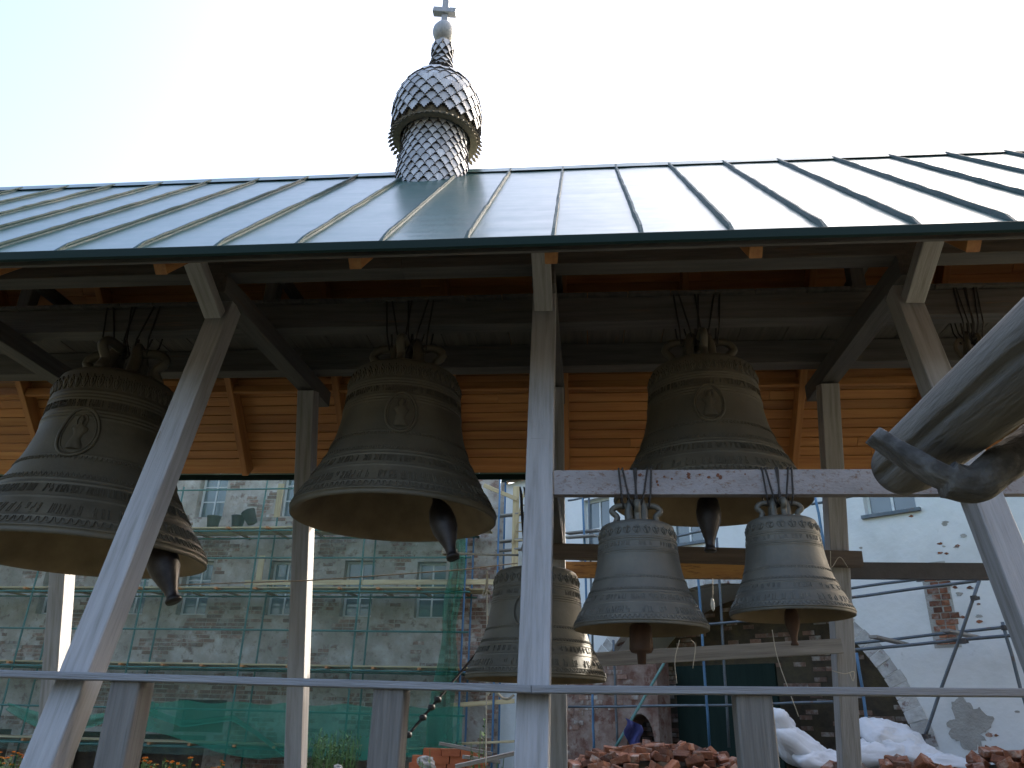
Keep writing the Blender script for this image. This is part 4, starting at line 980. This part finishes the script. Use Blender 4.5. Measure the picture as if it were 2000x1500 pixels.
# fresh orange bricks in a stack left of the middle leg
nb_ = MB().box((0, 0, 0), (.27, .13, .1)); nme = nb_.mesh('new_brick'); nme.materials.append(MATS['new_brick'])
s0 = at_y(862, 1478, 12.6)
for r_ in range(4):
    for k in range(4 if r_ < 3 else 3):
        zz = at_y(862, 1462, 12.6).z-.1*(r_+1); x = s0.x-.48+.285*k+.04*(r_ % 2)+(.2 if r_ == 0 else 0)
        if r_ == 0 and k > 2: continue
        o = inst('brick', nme, Matrix.Translation((x, 12.6+rb.uniform(-.02, .02), zz))); tag(o, '%s fresh orange brick from the left in the %s row of the neat stack' % (('leftmost', 'second', 'third', 'fourth')[k], ('top', 'second', 'third', 'bottom')[r_]), 'brick', 'fresh bricks in the stack')
zb_ = at_y(862, 1462, 12.6).z-.4
bs = beam('pallet', (s0.x-.6, 12.66, (zb_+G)/2), (s0.x+.8, 12.66, (zb_+G)/2), .4, zb_-G-.002, 'grey_plank'); tag(bs, 'grey timber support under the fresh orange bricks', 'pallet')
for (a, b, off, lab) in (((858, 1452), (960, 1472), 12.0, 'dark board lying across the orange brick stack'), ((890, 1497), (1010, 1470), 11.0, 'grey plank propped beside the middle leg near the ground'), ((905, 1478), (975, 1488), 11.8, 'short brown board lying on the fresh bricks')):
    o = beam('board', at_y(*a, off), at_y(*b, off+.2), .12, .05, 'grey_plank'); tag(o, lab, 'board')
# stones
for (px, py, r, lab) in ((835, 1490, .12, 'pale rough stone in front of the orange bricks'), (662, 1500, .06, 'small white stone in the grass')):
    bmx = bmesh.new(); bmesh.ops.create_icosphere(bmx, subdivisions=3, radius=r)
    for q in bmx.verts: q.co = Vector((q.co.x*1.25, q.co.y, q.co.z*.85))*(.8+.55*noise.noise(q.co*1.3/r)+.2*noise.noise(q.co*3.2/r))
    me = bpy.data.meshes.new('stone'); bmx.to_mesh(me); bmx.free(); me.materials.append(MATS['stone']); o = bpy.data.objects.new('stone', me); COL.objects.link(o); o.location = at_y(px, py, 11.8); tag(o, lab, 'stone')
# white sacks: filled pillows lying and leaning on one another, creased
def sack(px, py, y, L, Wd, H, yaw, roll, pitch, lab, seed):
    nu, nv = 44, 36; vs = []; fs = []
    for j in range(nv+1):
        ph_ = -math.pi/2+math.pi*j/nv
        for i in range(nu):
            th = 2*math.pi*i/nu; cp, sp, ct, st = math.cos(ph_), math.sin(ph_), math.cos(th), math.sin(th)
            pw = lambda v, e: math.copysign(abs(v)**e, v)
            x_, y_, z_ = pw(cp, .55)*pw(ct, .5), pw(cp, .55)*pw(st, .5), pw(sp, .8)
            e = max(abs(x_), abs(y_)); z_ *= 1-.55*e**4                                # seams pinch the edges
            q = Vector((x_, y_, z_)); cr = noise.noise(Vector((x_*2.2+seed, y_*2.2, z_)))
            rg_ = 1-abs(noise.noise(Vector((x_*3.1+seed*3, y_*4.2+cr, z_*2.5)))); rg2 = 1-abs(noise.noise(Vector((x_*7+seed, y_*6+cr*2, z_*5))))
            f = 1+.12*cr-.22*rg_**5-.10*rg2**6
            vs.append(Vector((q.x*L*(1+.04*cr), q.y*Wd*(1+.05*cr), q.z*H*f+.10*H*cr)))
    for j in range(nv):
        for i in range(nu): fs.append((j*nu+i, j*nu+(i+1) % nu, (j+1)*nu+(i+1) % nu, (j+1)*nu+i))
    me = MB().add(vs, fs).mesh('sack', True); me.materials.append(MATS['sack'])
    o = inst('sack', me, Matrix.Translation(at_y(px, py, y)) @ Matrix.Rotation(yaw, 4, 'Z') @ Matrix.Rotation(roll, 4, 'Y') @ Matrix.Rotation(pitch, 4, 'X')); tag(o, lab, 'sack', 'white builders sacks'); fixn(o)
sack(1535, 1440, 12.7, .42, .30, .20, .3, 1.15, .2, 'tall white sack standing on end left of the rear right leg', 1)
sack(1572, 1462, 12.5, .44, .32, .19, -.2, .62, .1, 'white sack sloping down against the tall upright one', 2)
sack(1610, 1490, 12.3, .40, .30, .17, .1, .1, .2, 'low white sack touching the rear right leg', 3)
sack(1745, 1446, 12.5, .48, .34, .22, .15, .22, .5, 'upper white creased sack in front of the arch foot', 4)
sack(1712, 1472, 12.3, .44, .32, .19, -.15, -.12, .3, 'white sack under the creased upper one', 5)
sack(1790, 1474, 12.3, .40, .30, .18, .4, .1, .35, 'white sack at the right end of the sack pile', 6)
sack(1840, 1492, 12.1, .36, .28, .14, .1, .05, .1, 'flat white sack lowest at the right of the sack pile', 7)
for nm, u, hgt in (('a', 0, 0),):
    base = MB().box((at_y(1500, 1480, 12.5).x, 12.1, G), (at_y(1880, 1480, 12.5).x, 13.0, at_y(1600, 1492, 12.5).z-.12)); tag(obj('rubble_bed', base, 'dark_soil_brick'), 'bed of dark rubble under the white sacks', 'rubble')
# pole with a dark blue cloth
a, b = at_y(1196, 1470, 12.9), at_y(1300, 1290, 14.0)
tag(tubeobj('pole', a, b, .022, 'green_tube', None), 'thin greenish pole leaning with a blue cloth on it', 'pole')
def cfn(s, t):
    p = at_y(1233, 1395, 12.9); return p+Vector((-.10+.24*s+.03*math.sin(t*7), -.05-.06*math.sin(s*9+t*3), -.05-.42*t*(.7+.3*math.sin(s*3))-.10*s))
tag(sheet('cloth', cfn, 16, 16, 'blue_cloth'), 'dark blue cloth draped over the leaning pole', 'cloth')
# ------------------------------------------------------------------ plants
def leafy(name, pos, n, h, spread, m, lab, cat, group=None, flower=None, seed=0, kind=None):
    rg = random.Random(seed); P = thing(name, pos, lab, cat, group); mb = MB(); st = MB(); fl = MB()
    for k in range(n):
        a = rg.uniform(0, 6.283); r = spread*math.sqrt(rg.random()); base = Vector((pos.x+r*math.cos(a), pos.y+r*math.sin(a), pos.z)); hh = h*rg.uniform(.6, 1.05)
        tip = base+Vector((rg.uniform(-.12, .12), rg.uniform(-.12, .12), hh)); st.tube([base, base.lerp(tip, .5)+Vector((rg.uniform(-.02, .02), 0, 0)), tip], .005, 4)
        for q in range(9):
            t = rg.uniform(.25, 1); c = base.lerp(tip, t); d = Vector((rg.uniform(-1, 1), rg.uniform(-1, 1), rg.uniform(-.1, .7))).normalized()*rg.uniform(.05, .12); sd = d.cross(Vector((0, 0, 1))).normalized()*.018
            mb.add([c, c+d*.5+sd, c+d, c+d*.5-sd], [(0, 1, 2, 3)])
        if flower and rg.random() < flower:
            for q in range(9):
                a2 = 6.283*q/9; d = Vector((math.cos(a2), math.sin(a2), .35))*.035; sd = Vector((-math.sin(a2), math.cos(a2), 0))*.014; c = tip+Vector((0, 0, .01)); fl.add([c, c+d+sd, c+d*1.15, c+d-sd], [(0, 1, 2, 3)])
                fl.add([c, c+d*.6+sd+Vector((0, 0, .014)), c+d*.7+Vector((0, 0, .018)), c+d*.6-sd+Vector((0, 0, .014))], [(0, 1, 2, 3)])
    obj('stems', st, m, P); obj('foliage', mb, m, P)
    if fl.v: obj('blossoms', fl, 'petal', P)
def gp(px, py, y): p = at_y(px, py, y); return Vector((p.x, p.y, G))
for k, (px, y, top) in enumerate(((15, 14, 1474), (45, 14.4, 1480), (95, 14.2, 1486), (280, 14.2, 1486), (312, 14.0, 1488), (345, 14.4, 1486), (400, 14.2, 1496), (440, 14.0, 1494))):
    p = gp(px, 1490, y); h = at_y(px, top, y).z-G
    labs = ['orange marigold clump at the far left edge', 'marigold clump right beside the leftmost one', 'marigolds showing below the slanting left leg', 'marigold clump right of the leftmost railing post', 'middle marigold clump between the railing post and rear leg', 'marigold clump with several orange heads left of rear leg', 'low marigolds further right towards the rear left leg', 'lowest marigolds just left of the rear left leg']
    leafy('marigold', p, 26, h, .34, 'leaf', labs[k], 'flower', 'marigolds along the bed', .55, k)
p = gp(640, 1480, 15); leafy('bush', p, 120, at_y(640, 1432, 15).z-G, .55, 'leaf', 'bright green leafy bush at the foot of the green net', 'bush', seed=20)
p = gp(940, 1490, 11.4); leafy('weed', p, 5, at_y(945, 1402, 11.4).z-G, .12, 'leaf', 'tall spindly weed beside the middle leg', 'weed', seed=21)
p = gp(925, 1490, 11.6); leafy('weed', p, 4, at_y(925, 1425, 11.6).z-G, .10, 'leaf', 'shorter weed left of the tall one', 'weed', seed=22)
p = gp(838, 1490, 11.5); leafy('weed', p, 4, at_y(838, 1462, 11.5).z-G, .12, 'leaf', 'small weed growing before the orange bricks', 'weed', seed=23)
p = gp(958, 1495, 11.0); leafy('weed', p, 8, at_y(958, 1488, 11).z-G, .2, 'leaf', 'green tuft low by the hanging cord', 'weed', seed=24)

# ================================================================== ROPES, CORDS AND CHAIN
def line3(name, pts, r, m, label, sag=0, n=18, cat='rope'):
    pts = [Vector(q) for q in pts]; out = []
    for a, b in zip(pts, pts[1:]):
        for i in range(n): t = i/n; q = a.lerp(b, t); q.z -= sag*4*t*(1-t); out.append(q)
    out.append(pts[-1]); return tag(obj(name, MB().tube(out, r, 6), m, smooth=True), label, cat)
line3('rope', [at_y(326, 1143, 6.95), at_y(600, 1134, 7.6), at_y(900, 1113, 8.2), at_y(1010, 1100, 8.5)], .006, 'rope', 'thin reddish rope tied to the leftmost clapper and stretched right', .0)
line3('rope', [at_y(880, 1080, 6.75), at_y(1012, 1084, 7.2)], .010, 'pale_rope', 'pale rope from the left large bell clapper to the middle leg', .004)
for (px, py, y, lab) in ((878, 1078, 6.75, 'turns of pale rope bound round the left large bell clapper'), (325, 1143, 6.95, 'turns of pale rope bound round the leftmost clapper')):
    c = at_y(px, py, y); mb = MB()
    for k in range(3): mb.tube([c+Vector((.062*math.cos(6.283*i/14), .062*math.sin(6.283*i/14), .016*(k-1))) for i in range(14)], .009, 6, closed=True)
    tag(obj('rope_binding', mb, 'pale_rope', smooth=True), lab, 'rope')
p0, p1 = at_y(951, 1114, 8.2), at_y(949, 1495, 8.2)
line3('cord', [p0, at_y(951, 1250, 8.2), p1], .007, 'pale_rope', 'pale cord hanging straight down left of the middle leg')
lp = [at_y(951, 1116, 8.19), at_y(950, 1140, 8.19), at_y(943, 1160, 8.19), at_y(946, 1163, 8.19), at_y(951, 1150, 8.19), at_y(952, 1120, 8.19)]
tag(obj('cord', MB().tube(catmull(lp, 5), .009, 6), 'pale_rope', smooth=True), 'knotted loop at the top of the hanging cord', 'rope')
lp = [at_y(952, 1358, 8.2), at_y(957, 1352, 8.2), at_y(970, 1352, 8.2), at_y(980, 1362, 8.2), at_y(992, 1365, 8.2), at_y(1004, 1357, 8.2)]
tag(obj('cord', MB().tube(catmull(lp, 5), .012, 6), 'pale_rope', smooth=True), 'white cord sagging to the middle leg just below the handrail', 'rope')
# dark knotted rope running diagonally
a, b = at_y(985, 1212, 8.4), at_y(795, 1438, 7.4); CH = line3('knotted_rope', [a, b], .014, 'wire', 'dark knotted rope running diagonally down to the middle railing post')
for t in (.72, .78, .86, .99):
    p = a.lerp(b, t); obj('knot', MB().lathe([(0, -.03), (.03, -.02), (.036, 0), (.03, .02), (0, .03)], 10, Matrix.Translation(p)), 'wire', CH, smooth=True)
# thin strings on the rear right leg and between the bells
for pts, y, lab in (([(1327, 1250), (1318, 1290), (1322, 1335)], 8.4, 'thin pale string looping under the plank behind the bells'), ([(1350, 1250), (1358, 1262), (1353, 1305)], 8.4, 'short pale string hanging from the plank'),
                    ([(1508, 1230), (1520, 1290), (1560, 1400)], 8.4, 'slack thin string left of the rear right leg'), ([(1625, 1310), (1650, 1316), (1668, 1312), (1666, 1330), (1660, 1315)], 8.45, 'pale string knotted round the rear right leg'),
                    ([(1622, 1076), (1624, 1108), (1640, 1088), (1656, 1108)], 8.45, 'string lashing the timber beam to the rear right leg'), ([(1392, 1130), (1392, 1170)], 8.5, 'thin thread holding the white tag')):
    tag(obj('string', MB().tube(catmull([at_y(*q, y) for q in pts], 6), .0045, 5), 'pale_rope', smooth=True), lab, 'string')
c = at_y(1392, 1180, 8.5); tag(obj('feather_tag', MB().lathe([(0, -.075), (.018, -.05), (.024, 0), (.016, .05), (0, .065)], 10, Matrix.Translation(c)), 'window_paint', smooth=True), 'small white plastic float hanging on a thread between small bells', 'tag')
